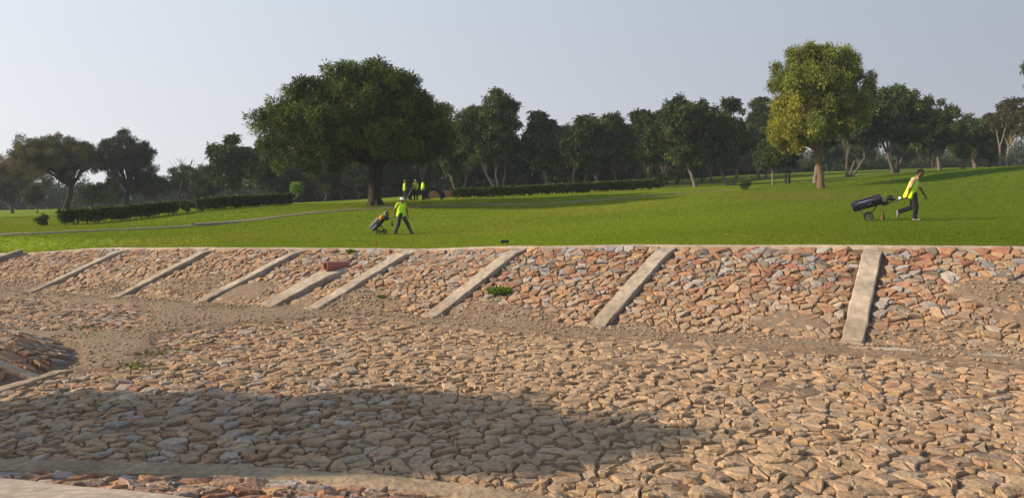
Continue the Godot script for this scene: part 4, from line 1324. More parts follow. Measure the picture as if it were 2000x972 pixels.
func build_markers() -> void:
	var g := Geo.new()
	# green marker board
	var t := thing("marker_board", "small dark green marker board on two short legs at the lawn edge", "marker", on_ground(-0.21, 22.5))
	g.tint = Color(0.012, 0.06, 0.03)
	g.box(Vector3(0, 0.14, 0), Vector3(0.25, 0.085, 0.05), Basis(Vector3.RIGHT, 0.25), 0.008)
	part("board", g.mesh(), M.plastic, t)
	for sx in [-1, 1]:
		g = Geo.new()
		g.tint = Color(0.012, 0.045, 0.025)
		limb(g, Vector3(sx * 0.085 + 0.01, -0.03, 0), Vector3(sx * 0.075, 0.11, 0), 0.009, 0.009, Vector3.ZERO, 6, 0.0)
		part("leg", g.mesh(), M.plastic, t)
	# red post
	t = thing("post", "short red-brown post in the turf below the left golf trolley", "post", on_ground(-4.53, 24.75))
	g = Geo.new()
	g.tint = Color(0.24, 0.07, 0.04)
	g.tube([Vector3(0, -0.1, 0), Vector3(0.003, 0.1, 0), Vector3(0, 0.2, 0), Vector3(0, 0.207, 0)], [0.018, 0.018, 0.017, 0.012], 8)
	part("shaft", g.mesh(), M.plastic, t)
	g = Geo.new()
	g.tint = Color(0.32, 0.1, 0.05)
	g.tube([Vector3(0, 0.204, 0), Vector3(0, 0.214, 0)], [0.02, 0.016], 8)
	part("cap", g.mesh(), M.plastic, t)
	# low wall and its posts behind the group
	g = Geo.new()
	g.tint = Color(0.2, 0.135, 0.085)
	var o := on_ground(-5.9, 66.0)
	g.box(Vector3(0, 0.22, 0), Vector3(3.0, 0.75, 0.2), Basis(), 0.02)
	single("low_wall", g.mesh(), M.clay, "low tan brick-coloured wall behind the standing group, left of the shaded hedge", "wall", o)
	for k in 3:
		g = Geo.new()
		g.tint = Color(0.2, 0.07, 0.045)
		g.tube([Vector3(0, -0.1, 0), Vector3(0, 0.95, 0), Vector3(0, 1.0, 0)], [0.05, 0.05, 0.03], 8)
		single("post", g.mesh(), M.bark, ["red-brown post at the left end of the low tan wall", "red-brown post in front of the low tan wall, beside the parked trolley", "red-brown post between low tan wall and shaded hedge"][k], "post", on_ground([-7.35, -5.85, -5.3][k], 65.6))
	g = Geo.new()
	g.tint = Color(0.06, 0.06, 0.05)
	g.tube([Vector3(0, -0.1, 0), Vector3(0, 0.78, 0)], [0.025, 0.025], 8)
	g.tint = Color(0.8, 0.8, 0.78)
	g.ellipsoid(Vector3(0, 0.84, 0), Vector3(0.08, 0.075, 0.08))
	single("ball_post", g.mesh(), M.plastic, "white ball-topped post behind the left end of the left hedge", "post", on_ground(-26.2, 43.9))
	single("ball_post", g.mesh(), M.plastic, "white ball-topped post behind the long right part of the left hedge", "post", on_ground(-20.4, 53.6))

# ------------------------------------------------------------------ people
# bones: [from, to, radius, radius]; joined with a smooth minimum and meshed as surface nets
func nets(g: Geo, bones: Array, cell: float, soft: float, paint = null, hem := -1e9) -> void:
	var lo := Vector3(1e9, 1e9, 1e9)
	var hi := -lo
	for b in bones:
		var r: float = maxf(b[2], b[3]) + cell * 2.5
		for e in [b[0], b[1]]:
			lo = lo.min(e - Vector3.ONE * r); hi = hi.max(e + Vector3.ONE * r)
	var nx := int((hi.x - lo.x) / cell) + 2
	var ny := int((hi.y - lo.y) / cell) + 2
	var nz := int((hi.z - lo.z) / cell) + 2
	var f := PackedFloat32Array(); f.resize(nx * ny * nz); f.fill(1.0)
	for b in bones:
		var a: Vector3 = b[0]
		var e: Vector3 = b[1]
		var ra: float = b[2]
		var rb: float = b[3]
		var pad := maxf(ra, rb) + soft + cell * 2.0
		var p0 := ((a.min(e) - Vector3.ONE * pad - lo) / cell)
		var p1 := ((a.max(e) + Vector3.ONE * pad - lo) / cell)
		var ab := e - a
		var l2 := maxf(ab.length_squared(), 1e-9)
		for z in range(maxi(0, int(p0.z)), mini(nz, int(p1.z) + 2)):
			for y in range(maxi(0, int(p0.y)), mini(ny, int(p1.y) + 2)):
				var row := (z * ny + y) * nx
				for x in range(maxi(0, int(p0.x)), mini(nx, int(p1.x) + 2)):
					var p := lo + Vector3(x, y, z) * cell
					var t := clampf((p - a).dot(ab) / l2, 0.0, 1.0)
					var d := (p - a - ab * t).length() - lerpf(ra, rb, t)
					var o := f[row + x]
					var h := maxf(soft - absf(o - d), 0.0) / soft
					f[row + x] = minf(o, d) - h * h * soft * 0.25
	if hem > -1e8:   # cut off level below the hem
		for y in ny:
			var under := hem - (lo.y + y * cell)
			if under < -cell * 3.0: continue
			for z in nz:
				for x in nx:
					var k := (z * ny + y) * nx + x
					f[k] = maxf(f[k], under)
	var ids := PackedInt32Array(); ids.resize(nx * ny * nz); ids.fill(-1)
	var corner := [0, 1, nx, nx + 1, nx * ny, nx * ny + 1, nx * ny + nx, nx * ny + nx + 1]
	var offs := [Vector3(0, 0, 0), Vector3(1, 0, 0), Vector3(0, 1, 0), Vector3(1, 1, 0), Vector3(0, 0, 1), Vector3(1, 0, 1), Vector3(0, 1, 1), Vector3(1, 1, 1)]
	var edges := [[0, 1], [2, 3], [4, 5], [6, 7], [0, 2], [1, 3], [4, 6], [5, 7], [0, 4], [1, 5], [2, 6], [3, 7]]
	for z in nz - 1:
		for y in ny - 1:
			for x in nx - 1:
				var k := (z * ny + y) * nx + x
				if f[k] > cell * 2.0 or f[k] < -cell * 2.0: continue
				var inside := 0
				for c in 8:
					if f[k + corner[c]] < 0.0: inside += 1
				if inside == 0 or inside == 8: continue
				var s := Vector3()
				var m := 0
				for e in edges:
					var v0 := f[k + corner[e[0]]]
					var v1 := f[k + corner[e[1]]]
					if (v0 < 0.0) != (v1 < 0.0):
						s += (offs[e[0]] as Vector3).lerp(offs[e[1]], v0 / (v0 - v1)); m += 1
				var p := lo + (Vector3(x, y, z) + s / m) * cell
				var nn := Vector3(f[k + 1] + f[k + nx + 1] + f[k + nx * ny + 1] + f[k + nx * ny + nx + 1] - f[k] - f[k + nx] - f[k + nx * ny] - f[k + nx * ny + nx],
					f[k + nx] + f[k + nx + 1] + f[k + nx * ny + nx] + f[k + nx * ny + nx + 1] - f[k] - f[k + 1] - f[k + nx * ny] - f[k + nx * ny + 1],
					f[k + nx * ny] + f[k + nx * ny + 1] + f[k + nx * ny + nx] + f[k + nx * ny + nx + 1] - f[k] - f[k + 1] - f[k + nx] - f[k + nx + 1]).normalized()
				if paint != null: g.tint = paint.call(p)
				ids[k] = g.vert(p, nn)
	for z in range(1, nz - 1):
		for y in range(1, ny - 1):
			for x in range(1, nx - 1):
				var k := (z * ny + y) * nx + x
				if ids[k] < 0: continue
				for ax in 3:
					var st: int = [1, nx, nx * ny][ax]
					if (f[k] < 0.0) == (f[k + st] < 0.0): continue
					var u: int = [nx, nx * ny, 1][ax]
					var w: int = [nx * ny, 1, nx][ax]
					var q := [ids[k], ids[k - u], ids[k - u - w], ids[k - w]]
					if q[0] < 0 or q[1] < 0 or q[2] < 0 or q[3] < 0: continue
					if f[k] < 0.0: g.tri(q[0], q[1], q[2]); g.tri(q[0], q[2], q[3])
					else: g.tri(q[0], q[2], q[1]); g.tri(q[0], q[3], q[2])

func hand_bones(wrist: Vector3, aim: Vector3, palm_to: Vector3, curl: float, thumb_side: float) -> Array:
	var f := aim.normalized()
	var side := f.cross(palm_to).normalized()
	var pn := side.cross(f).normalized()
	var out := [[wrist, wrist + f * 0.03, 0.022, 0.024]]
	for k in 4:
		var o := (k - 1.5) * 0.019
		var root: Vector3 = wrist + f * 0.085 + side * o
		out.append([wrist + f * 0.02 + side * o * 0.7, root, 0.016, 0.012])
		var l: float = [0.036, 0.043, 0.041, 0.031][k]
		var d1 := (f * cos(curl) + pn * sin(curl)).normalized()
		var d2 := (f * cos(curl * 2.1) + pn * sin(curl * 2.1)).normalized()
		out.append([root, root + d1 * l, 0.0098, 0.0088])
		out.append([root + d1 * l, root + d1 * l + d2 * l * 0.85, 0.0088, 0.0072])
	var tb := wrist + f * 0.03 + side * thumb_side * 0.024
	var t1 := tb + (f * 0.6 + side * thumb_side * 0.65 + pn * 0.4).normalized() * 0.036
	out.append([tb, t1, 0.0125, 0.0105])
	out.append([t1, t1 + (f * 0.75 + side * thumb_side * 0.1 + pn * 0.6).normalized() * 0.03, 0.0105, 0.008])
	return out

# j: joints; look: what the figure wears
func person(label: String, at: Vector3, j: Dictionary, look: Dictionary, turn := 0.0, group := "") -> Node3D:
	var t := thing("person", label, "person", at, group)
	t.rotation.y = turn
	var skin: Color = look.get("skin", Color(0.17, 0.085, 0.05))
	var cell: float = look.get("cell", 0.014)
	var g := Geo.new()
	# ---- the body, one surface
	var ac: Vector3 = (j.sr - j.sl).normalized()
	var body := [
		[j.pel + ac * 0.05, j.chest + Vector3(0, -0.05, 0) + ac * 0.05, 0.082, 0.092], [j.pel - ac * 0.05, j.chest + Vector3(0, -0.05, 0) - ac * 0.05, 0.082, 0.092],
		[j.sr, j.sl, 0.06, 0.06], [j.chest + Vector3(0, 0.02, 0), j.neck, 0.09, 0.055], [j.neck, j.head + Vector3(0, -0.06, 0), 0.052, 0.05]]
	for s in ["r", "l"]:
		body.append([j["h" + s], j["k" + s], 0.078, 0.056]); body.append([j["k" + s], j["a" + s], 0.054, 0.038])
		body.append([j["a" + s] + Vector3(0, -0.03, 0), j["t" + s], 0.036, 0.03])
		body.append([j["s" + s], j["e" + s], 0.05, 0.039]); body.append([j["e" + s], j["w" + s], 0.038, 0.026])
	g.tint = skin
	nets(g, body, cell, 0.035)
	# head on a finer grid
	var f: Vector3 = j.face.normalized()
	var r: Vector3 = f.cross(Vector3.UP).normalized()
	var u := r.cross(f).normalized()
	var hd: Vector3 = j.head
	var head := [[hd - f * 0.025 + u * 0.025, hd + f * 0.018 + u * 0.03, 0.083, 0.076], [hd + f * 0.02 - u * 0.02, hd + f * 0.045 - u * 0.075, 0.07, 0.036],
		[hd - f * 0.02 - u * 0.02, hd - f * 0.015 - u * 0.1, 0.062, 0.05], [hd + f * 0.09 + u * 0.012, hd + f * 0.112 - u * 0.02, 0.009, 0.015],
		[hd + f * 0.088 - u * 0.055, hd + f * 0.09 - u * 0.055, 0.015, 0.015], [hd + f * 0.085 + u * 0.032 + r * 0.034, hd + f * 0.085 + u * 0.032 - r * 0.034, 0.013, 0.013]]
	for sg in [-1.0, 1.0]:
		head.append([hd + r * sg * 0.078 - f * 0.008 + u * 0.022, hd + r * sg * 0.078 - f * 0.004 - u * 0.02, 0.014, 0.01])
	var paint := func(p: Vector3) -> Color:
		var q := p - hd
		var x := absf(q.dot(r))
		var y := q.dot(u)
		var z := q.dot(f)
		if z > 0.05 and absf(x - 0.032) < 0.012 and absf(y - 0.012) < 0.007: return Color(0.02, 0.015, 0.015)
		if z > 0.05 and absf(x - 0.032) < 0.017 and absf(y - 0.034) < 0.006: return Color(0.03, 0.02, 0.015)
		if z > 0.05 and x < 0.026 and absf(y + 0.055) < 0.007: return skin * 0.6 + Color(0.05, 0.0, 0.0)
		return skin
	nets(g, head, maxf(cell * 0.5, 0.006), 0.018, paint)
	g.tint = skin
	for s in ["r", "l"]:
		var aim: Vector3 = j["w" + s] - j["e" + s]
		nets(g, hand_bones(j["w" + s], aim, j.get("palm" + s, Vector3(1, 0, 0)), j.get("curl" + s, 0.45), -1.0 if s == "r" else 1.0), 0.005 if cell < 0.02 else 0.007, 0.006)
	part("body", g.mesh(), M.skin, t)
	# ---- clothes
	g = Geo.new()
	g.tint = look.trousers
	var legs := [[j.pel + Vector3(0, 0.03, 0.05), j.pel + Vector3(0, 0.03, -0.05), 0.115, 0.115]]
	for s in ["r", "l"]:
		var ank: Vector3 = j["a" + s].lerp(j["k" + s], 0.06)
		legs.append([j["h" + s], j["k" + s], 0.1, 0.08]); legs.append([j["k" + s], ank, 0.078, 0.07])
	nets(g, legs, cell, 0.04)
	part("trousers", g.mesh(), M.cloth, t)
	g = Geo.new()
	g.tint = look.shirt
	var sh := [[j.sr, j.sl, 0.075, 0.075]]
	for s in ["r", "l"]:
		var to: Vector3 = j["s" + s].lerp(j["e" + s], look.get("sleeve", 0.7))
		sh.append([j["s" + s], to, 0.066, 0.064])
	sh.append([j.chest + Vector3(0, 0.03, 0), j.neck - Vector3(0, 0.02, 0), 0.1, 0.068])
	nets(g, sh, cell, 0.03)
	part("shirt", g.mesh(), M.cloth, t)
	g = Geo.new()
	g.tint = look.vest
	var lowv: Vector3 = j.pel + Vector3(look.get("vest_back", -0.02), look.get("vest_low", 0.02), 0)
	var across: Vector3 = (j.sr - j.sl).normalized()
	var vest := [[j.chest + across * 0.07, lowv + across * 0.075, 0.118, 0.128], [j.chest - across * 0.07, lowv - across * 0.075, 0.118, 0.128],
		[j.sr.lerp(j.sl, 0.12) + Vector3(0, 0.01, 0), j.sl.lerp(j.sr, 0.12) + Vector3(0, 0.01, 0), 0.083, 0.083], [lowv + Vector3(look.get("flare", 0.0), 0, 0), j.chest, 0.135, 0.125]]
	vest.append([lowv, j.chest, 0.126, 0.13])
	nets(g, vest, cell, 0.045, null, lowv.y - 0.1)
	part("vest", g.mesh(), M.cloth, t)
	if look.has("stripe"):
		g = Geo.new()
		g.tint = look.stripe
		var fw := across.cross(Vector3.UP).normalized()
		var c0: Vector3 = lowv.lerp(j.chest, 0.5)
		var ring := []
		for k in 25:
			var an := TAU * k / 24.0
			ring.append(c0 + across * cos(an) * 0.192 + fw * sin(an) * 0.128)
		for k in 24:
			g.quad_face(ring[k], ring[k + 1], ring[k + 1] + Vector3(0, 0.05, 0), ring[k] + Vector3(0, 0.05, 0))
		part("reflective_band", g.mesh(true), M.cloth, t)
	for s in ["r", "l"]:
		g = Geo.new()
		g.tint = look.shoes
		var an: Vector3 = j["a" + s]
		var toe: Vector3 = j["t" + s]
		var fwd := (toe - an)
		var heel := an + Vector3(0, -0.055, 0) - fwd.normalized() * 0.025
		if absf(fwd.normalized().y) > 0.7: heel = an - Vector3(0.03, 0.0, 0)
		nets(g, [[heel, toe, 0.042, 0.036], [an, heel, 0.045, 0.04]], 0.01, 0.02)
		part("shoe", g.mesh(), M.plastic, t)
	g = Geo.new()
	if look.has("cap"):
		g.tint = look.cap
		nets(g, [[hd - f * 0.025 + u * 0.05, hd + f * 0.012 + u * 0.05, 0.088, 0.085]], 0.012, 0.01)
		g.ellipsoid(hd + f * 0.12 + u * 0.045, Vector3(0.07, 0.008, 0.075), 6, 14, Basis(f, u, r))
		part("cap", g.mesh(), M.cloth, t)
	if look.has("hair"):
		g = Geo.new()
		g.tint = look.hair
		nets(g, [[hd - f * 0.04 + u * 0.035, hd - f * 0.01 + u * 0.055, 0.087, 0.08], [hd - f * 0.05 - u * 0.02, hd - f * 0.045 + u * 0.02, 0.062, 0.075], [hd + f * 0.03 + u * 0.085, hd - f * 0.03 + u * 0.09, 0.042, 0.055]], 0.012, 0.03)
		part("hair", g.mesh(), M.cloth, t)
	return t

# base and top of the bag, wheel and hand are in the plane of travel (x forward, y up)
func trolley(label: String, at: Vector3, o: Dictionary, turn := 0.0) -> void:
	var t := thing("golf_trolley", label, "golf trolley", at, o.get("group", ""))
	t.rotation.y = turn
	var base: Vector3 = o.base
	var top: Vector3 = o.top
	var hand: Vector3 = o.hand
	var wr: float = o.wheel_r
	var ax := (top - base).normalized()
	var up := Vector3(0, 0, 1).cross(ax).normalized()
	var ln := base.distance_to(top)
	# wheels
	for sg in [-1.0, 1.0]:
		var hub := Vector3(o.wheel_x, wr, sg * 0.29)
		var w := Node3D.new()
		w.name = "wheel" if sg < 0 else "wheel_001"
		w.position = hub
		t.add_child(w)
		var g := Geo.new()
		g.tint = Color(0.018, 0.018, 0.02)
		g.lathe(Vector3(0, 0, -0.022), Vector3(0, 0, 1), [Vector2(wr * 0.78, 0.0), Vector2(wr * 0.93, -0.002), Vector2(wr, 0.012), Vector2(wr, 0.032), Vector2(wr * 0.93, 0.046), Vector2(wr * 0.78, 0.044), Vector2(wr * 0.78, 0.0)], 24)
		part("tyre", g.mesh(), M.rubber, w)
		g = Geo.new()
		g.tint = o.rim
		g.lathe(Vector3(0, 0, -0.016), Vector3(0, 0, 1), [Vector2(wr * 0.66, 0.0), Vector2(wr * 0.785, 0.0), Vector2(wr * 0.785, 0.032), Vector2(wr * 0.66, 0.032), Vector2(wr * 0.66, 0.0)], 24)
		g.lathe(Vector3(0, 0, -0.03), Vector3(0, 0, 1), [Vector2(0.001, 0.0), Vector2(wr * 0.2, 0.0), Vector2(wr * 0.2, 0.06), Vector2(0.001, 0.06)], 12)
		for k in 7:
			var an := TAU * k / 7.0
			var d := Vector3(cos(an), sin(an), 0)
			g.tube([d * wr * 0.15, d * wr * 0.7], [0.011, 0.009], 6)
		part("rim", g.mesh(), M.plastic, w)
	# frame
	var g := Geo.new()
	g.tint = Color(0.03, 0.03, 0.033)
	var spine := base.lerp(top, 0.05) - up * 0.15
	var head := top - up * 0.14
	g.tube([spine, head], [0.024, 0.024], 8)
	var joint := spine.lerp(head, o.get("joint", 0.55))
	for sg in [-1.0, 1.0]:
		g.tube([joint, Vector3(o.wheel_x, wr, sg * 0.26)], [0.021, 0.018], 7)
		g.tube([spine.lerp(head, 0.12), Vector3(o.wheel_x, wr, sg * 0.26)], [0.015, 0.015], 6)
	g.tube([Vector3(o.wheel_x, wr, -0.3), Vector3(o.wheel_x, wr, 0.3)], [0.011, 0.011], 7)
	g.tube([head, head.lerp(hand, 0.4) - Vector3(0, 0.03, 0), hand.lerp(head, 0.15)], [0.026, 0.022, 0.017], 8)
	g.box(head + ax * 0.06 - up * 0.02, Vector3(0.2, 0.13, 0.12), Basis(ax, up, Vector3(0, 0, 1)), 0.03)
	for q in [0.1, 0.85]: g.lathe(spine.lerp(head, q) + up * 0.15, ax, [Vector2(0.152, -0.015), Vector2(0.16, 0.0), Vector2(0.152, 0.015)], 18)
	part("frame", g.mesh(), M.plastic, t)
	g = Geo.new()
	g.tint = Color(0.02, 0.02, 0.02)
	g.tube([hand.lerp(head, 0.2), hand, hand + (hand - head).normalized() * 0.05], [0.02, 0.022, 0.019], 9)
	part("handle", g.mesh(), M.rubber, t)
	if o.has("ball"):
		g = Geo.new()
		g.tint = Color(0.82, 0.82, 0.8)
		g.ellipsoid(head.lerp(hand, 0.72) + Vector3(0, 0.045, 0.02), Vector3(0.045, 0.045, 0.03), 8, 14)
		part("score_holder", g.mesh(), M.plastic, t)
	# bag
	g = Geo.new()
	g.tint = o.bag
	var prof := []
	for e in [[0.0, 0.001], [0.0, 0.1], [0.012, 0.128], [0.05, 0.138], [0.3, 0.132], [0.55, 0.135], [0.8, 0.14], [0.93, 0.145], [0.95, 0.152], [1.0, 0.152], [1.0, 0.12], [0.93, 0.11]]: prof.append(Vector2(e[1] * float(o.get("fat", 1.0)), e[0] * ln))
	g.lathe(base, ax, prof, 20)
	var bag := part("bag", g.mesh(), M.cloth, t)
	for e in o.pockets:   # [along, around, length, colour]
		g = Geo.new()
		g.tint = e[3]
		var dir: Vector3 = (up * cos(e[1]) + Vector3(0, 0, 1) * sin(e[1])).normalized()
		var c: Vector3 = base + ax * ln * float(e[0]) + dir * 0.135
		nets(g, [[c - ax * e[2] * 0.5, c + ax * e[2] * 0.5, 0.05, 0.055]], 0.016, 0.01)
		part("pocket", g.mesh(), M.cloth, bag)
	for e in o.get("piping", []):
		g = Geo.new()
		g.tint = Color(0.5, 0.5, 0.52)
		var dir: Vector3 = (up * cos(e) + Vector3(0, 0, 1) * sin(e)).normalized()
		g.tube([base + ax * ln * 0.06 + dir * 0.142, base + ax * ln * 0.9 + dir * 0.149], [0.007, 0.007], 5)
		part("piping", g.mesh(), M.plastic, bag)
	for k in o.clubs.size():
		var e = o.clubs[k]   # [reach, sideways, lift, colour, covered]
		g = Geo.new()
		var root: Vector3 = top + Vector3(0, 0, e[1]) + up * float(e[2]) - ax * 0.15
		var tip: Vector3 = top + ax * float(e[0]) + Vector3(0, 0, e[1] * 1.5) + up * float(e[2]) * 1.6
		g.tint = Color(0.25, 0.25, 0.26)
		g.tube([root, tip], [0.007, 0.006], 6)
		g.tint = e[3]
		if e[4]: g.ellipsoid(tip, Vector3(0.1, 0.05, 0.05), 8, 12, Basis(ax, up, Vector3(0, 0, 1)))
		else: g.ellipsoid(tip + up * 0.03, Vector3(0.014, 0.045, 0.022), 6, 10, Basis(ax, up, Vector3(0, 0, 1)))
		part("club", g.mesh(), M.metal if not e[4] else M.cloth, t)
	if o.has("cover"):
		g = Geo.new()
		g.tint = o.cover
		g.ellipsoid(base.lerp(top, 0.92) + up * 0.02 + Vector3(0, 0, 0.12), Vector3(0.13, 0.1, 0.09), 10, 14, Basis(ax, up, Vector3(0, 0, 1)))
		part("club_cover", g.mesh(), M.cloth, t)
	if o.has("towel"):
		g = Geo.new()
		g.tint = o.towel_color
		var c: Vector3 = o.towel
		var hgt: float = o.towel_h
		g.tube([c + Vector3(0, hgt, 0), c + Vector3(0, hgt * 0.55, 0), c + Vector3(0, 0.06, 0), c], [0.012, 0.03, 0.075, 0.055], 10, true, 0.55)
		g.tube([c + Vector3(0, hgt, 0), hand.lerp(head, 0.35)], [0.005, 0.005], 5)
		part("sand_bag", g.mesh(), M.cloth, t)

# a trolley in a person's hand: its wheels stand on the turf where they are
func pull(label: String, at: Vector3, o: Dictionary, turn: float) -> void:
	var w := at + Vector3(cos(turn), 0, -sin(turn)) * float(o.wheel_x)
	var dy := ground(w.x, -w.z) - at.y
	o.hand = (o.hand as Vector3) - Vector3(0, dy, 0)
	if o.has("towel"): o.towel = (o.towel as Vector3) - Vector3(0, dy * 0.3, 0)
	trolley(label, at + Vector3(0, dy, 0), o, turn)

const LIME := Color(0.5, 0.86, 0.02)
func build_people() -> void:
	var black := Color(0.012, 0.012, 0.016)
	# left: striding towards the right, pulling with his right hand
	var at := on_ground(-4.8, 32.5)
	var j := {"pel": Vector3(0, 0.87, 0), "chest": Vector3(0.02, 1.2, 0), "neck": Vector3(0.03, 1.37, 0), "head": Vector3(0.06, 1.5, 0.01), "face": Vector3(1, -0.12, 0.45),
		"sr": Vector3(-0.12, 1.31, 0.12), "sl": Vector3(0.13, 1.31, -0.12), "hr": Vector3(-0.02, 0.86, 0.09), "hl": Vector3(0.03, 0.86, -0.08),
		"kr": Vector3(-0.1, 0.47, 0.1), "ar": Vector3(-0.27, 0.1, 0.1), "tr": Vector3(-0.14, 0.035, 0.12), "kl": Vector3(0.23, 0.5, -0.08), "al": Vector3(0.4, 0.11, -0.08), "tl": Vector3(0.53, 0.07, -0.07),
		"er": Vector3(-0.24, 1.06, 0.16), "wr": Vector3(-0.27, 0.83, 0.13), "el": Vector3(0.2, 1.06, -0.16), "wl": Vector3(0.27, 0.84, -0.1), "curlr": 0.95, "palmr": Vector3(0.3, 0, -1), "palml": Vector3(-0.5, 0, 1)}
	person("person in white cap, lime vest and grey trousers striding right, pulling a golf trolley", at, j, {"trousers": Color(0.035, 0.036, 0.045), "shirt": Color(0.42, 0.4, 0.03), "sleeve": 0.45, "vest": LIME, "shoes": Color(0.03, 0.028, 0.03), "cap": Color(0.72, 0.72, 0.72), "hair": black, "vest_low": 0.0}, -0.3)
	pull("golf trolley with grey bag and yellow-brown club cover pulled by the man in white cap", at, {"wheel_x": -0.98, "wheel_r": 0.115, "base": Vector3(-1.46, 0.24, 0), "top": Vector3(-0.84, 0.78, 0), "hand": Vector3(-0.29, 0.77, 0.11), "rim": Color(0.03, 0.03, 0.035), "bag": Color(0.07, 0.075, 0.1),
		"pockets": [[0.45, 1.2, 0.4, Color(0.14, 0.14, 0.17)], [0.4, 0.3, 0.5, Color(0.2, 0.185, 0.14)], [0.25, 2.2, 0.25, Color(0.14, 0.14, 0.24)], [0.75, 2.3, 0.2, black]], "piping": [0.8, 1.7],
		"clubs": [[0.2, -0.03, 0.02, black, true], [0.26, 0.05, 0.05, Color(0.1, 0.1, 0.11), false], [0.14, 0.0, -0.05, black, true], [0.22, -0.07, 0.06, Color(0.1, 0.1, 0.1), false], [0.3, 0.02, 0.08, Color(0.05, 0.05, 0.06), false]], "cover": Color(0.5, 0.26, 0.03), "towel": Vector3(-0.4, 0.37, 0.14), "towel_h": 0.28, "towel_color": Color(0.11, 0.045, 0.028)}, -0.3)
	# right: head bowed, one shin raised behind
	at = on_ground(12.75, 23.6)
	j = {"pel": Vector3(-0.02, 0.83, 0), "chest": Vector3(0.0, 1.17, 0), "neck": Vector3(0.09, 1.38, 0), "head": Vector3(0.17, 1.5, 0.0), "face": Vector3(1, -0.55, 0.1),
		"sr": Vector3(-0.03, 1.29, 0.17), "sl": Vector3(0.07, 1.29, -0.16), "hr": Vector3(-0.01, 0.82, 0.09), "hl": Vector3(-0.02, 0.82, -0.09),
		"kr": Vector3(0.06, 0.46, 0.09), "ar": Vector3(0.04, 0.1, 0.09), "tr": Vector3(0.17, 0.035, 0.1), "kl": Vector3(0.0, 0.44, -0.09), "al": Vector3(-0.4, 0.3, -0.1), "tl": Vector3(-0.43, 0.13, -0.1),
		"er": Vector3(-0.12, 1.03, 0.2), "wr": Vector3(-0.18, 0.8, 0.17), "el": Vector3(0.21, 1.02, -0.2), "wl": Vector3(0.34, 0.78, -0.17), "curlr": 0.95, "palmr": Vector3(0.3, 0, -1), "curll": 0.75, "palml": Vector3(-1, 0, 0.4)}
	person("person in lime vest and black trousers with bowed head, walking on the right-hand rise", at, j, {"trousers": Color(0.012, 0.012, 0.016), "shirt": Color(0.55, 0.33, 0.22), "sleeve": 0.75, "vest": LIME, "shoes": Color(0.2, 0.19, 0.2), "hair": Color(0.01, 0.009, 0.009), "vest_low": -0.04, "vest_back": -0.06, "flare": -0.08}, -0.42)
	pull("golf trolley with dark blue bag lying nearly flat, pulled by the man in black trousers", at, {"wheel_x": -1.28, "wheel_r": 0.145, "base": Vector3(-1.78, 0.45, 0), "top": Vector3(-0.9, 0.7, 0), "hand": Vector3(-0.21, 0.73, 0.15), "rim": Color(0.09, 0.09, 0.07), "bag": Color(0.014, 0.013, 0.034), "joint": 0.8, "ball": true, "fat": 1.12,
		"pockets": [[0.45, 0.4, 0.5, Color(0.02, 0.017, 0.045)], [0.4, -0.6, 0.45, Color(0.02, 0.017, 0.045)], [0.3, 1.5, 0.3, Color(0.016, 0.014, 0.036)], [0.78, 1.5, 0.2, black], [0.3, 2.6, 0.3, black], [0.85, 0.2, 0.15, black]], "piping": [1.0, 1.9],
		"clubs": [[0.2, 0.03, -0.03, black, true], [0.25, -0.05, 0.0, black, true], [0.16, 0.0, 0.06, Color(0.45, 0.33, 0.06), false], [0.3, -0.02, -0.06, Color(0.03, 0.03, 0.035), true]], "towel": Vector3(-0.87, 0.04, 0.2), "towel_h": 0.36, "towel_color": Color(0.13, 0.062, 0.035)}, -0.42)
	# the standing group
	var stand := {"pel": Vector3(0, 0.88, 0), "chest": Vector3(0.01, 1.22, 0), "neck": Vector3(0.02, 1.4, 0), "head": Vector3(0.04, 1.53, 0), "face": Vector3(1, -0.1, 0.1),
		"sr": Vector3(0.0, 1.33, 0.17), "sl": Vector3(0.0, 1.33, -0.17), "hr": Vector3(0, 0.86, 0.09), "hl": Vector3(0, 0.86, -0.09), "kr": Vector3(0.03, 0.47, 0.1), "ar": Vector3(0.0, 0.1, 0.11), "tr": Vector3(0.13, 0.035, 0.13), "kl": Vector3(0.01, 0.47, -0.11), "al": Vector3(-0.03, 0.1, -0.12), "tl": Vector3(0.1, 0.035, -0.14),
		"er": Vector3(0.02, 1.06, 0.22), "wr": Vector3(0.2, 0.95, 0.2), "el": Vector3(0.0, 1.06, -0.23), "wl": Vector3(0.12, 0.86, -0.22)}
	var dim := Color(0.42, 0.58, 0.05)
	person("person with dull yellow headscarf and green vest, leftmost of the standing group", on_ground(-8.5, 60.0), stand, {"trousers": Color(0.03, 0.03, 0.035), "shirt": Color(0.12, 0.13, 0.05), "sleeve": 0.9, "vest": dim, "shoes": black, "cap": Color(0.3, 0.24, 0.06), "hair": Color(0.25, 0.2, 0.06), "cell": 0.02, "stripe": Color(0.6, 0.62, 0.6)}, 0.5, "people standing together beside their trolleys")
	person("person with pale cap and vest with dark chest, middle of the standing group", on_ground(-7.67, 60.2), stand, {"trousers": Color(0.012, 0.012, 0.014), "shirt": Color(0.3, 0.3, 0.08), "sleeve": 0.9, "vest": Color(0.36, 0.5, 0.06), "shoes": black, "cap": Color(0.35, 0.34, 0.34), "cell": 0.02, "stripe": Color(0.03, 0.03, 0.02)}, -1.2, "people standing together beside their trolleys")
	person("bareheaded person with bright lime sleeve, rightmost of the standing group", on_ground(-7.05, 60.0), stand, {"trousers": Color(0.015, 0.015, 0.02), "shirt": LIME, "sleeve": 0.95, "vest": Color(0.5, 0.8, 0.05), "shoes": black, "hair": black, "cell": 0.02, "stripe": Color(0.45, 0.47, 0.5)}, 0.3, "people standing together beside their trolleys")
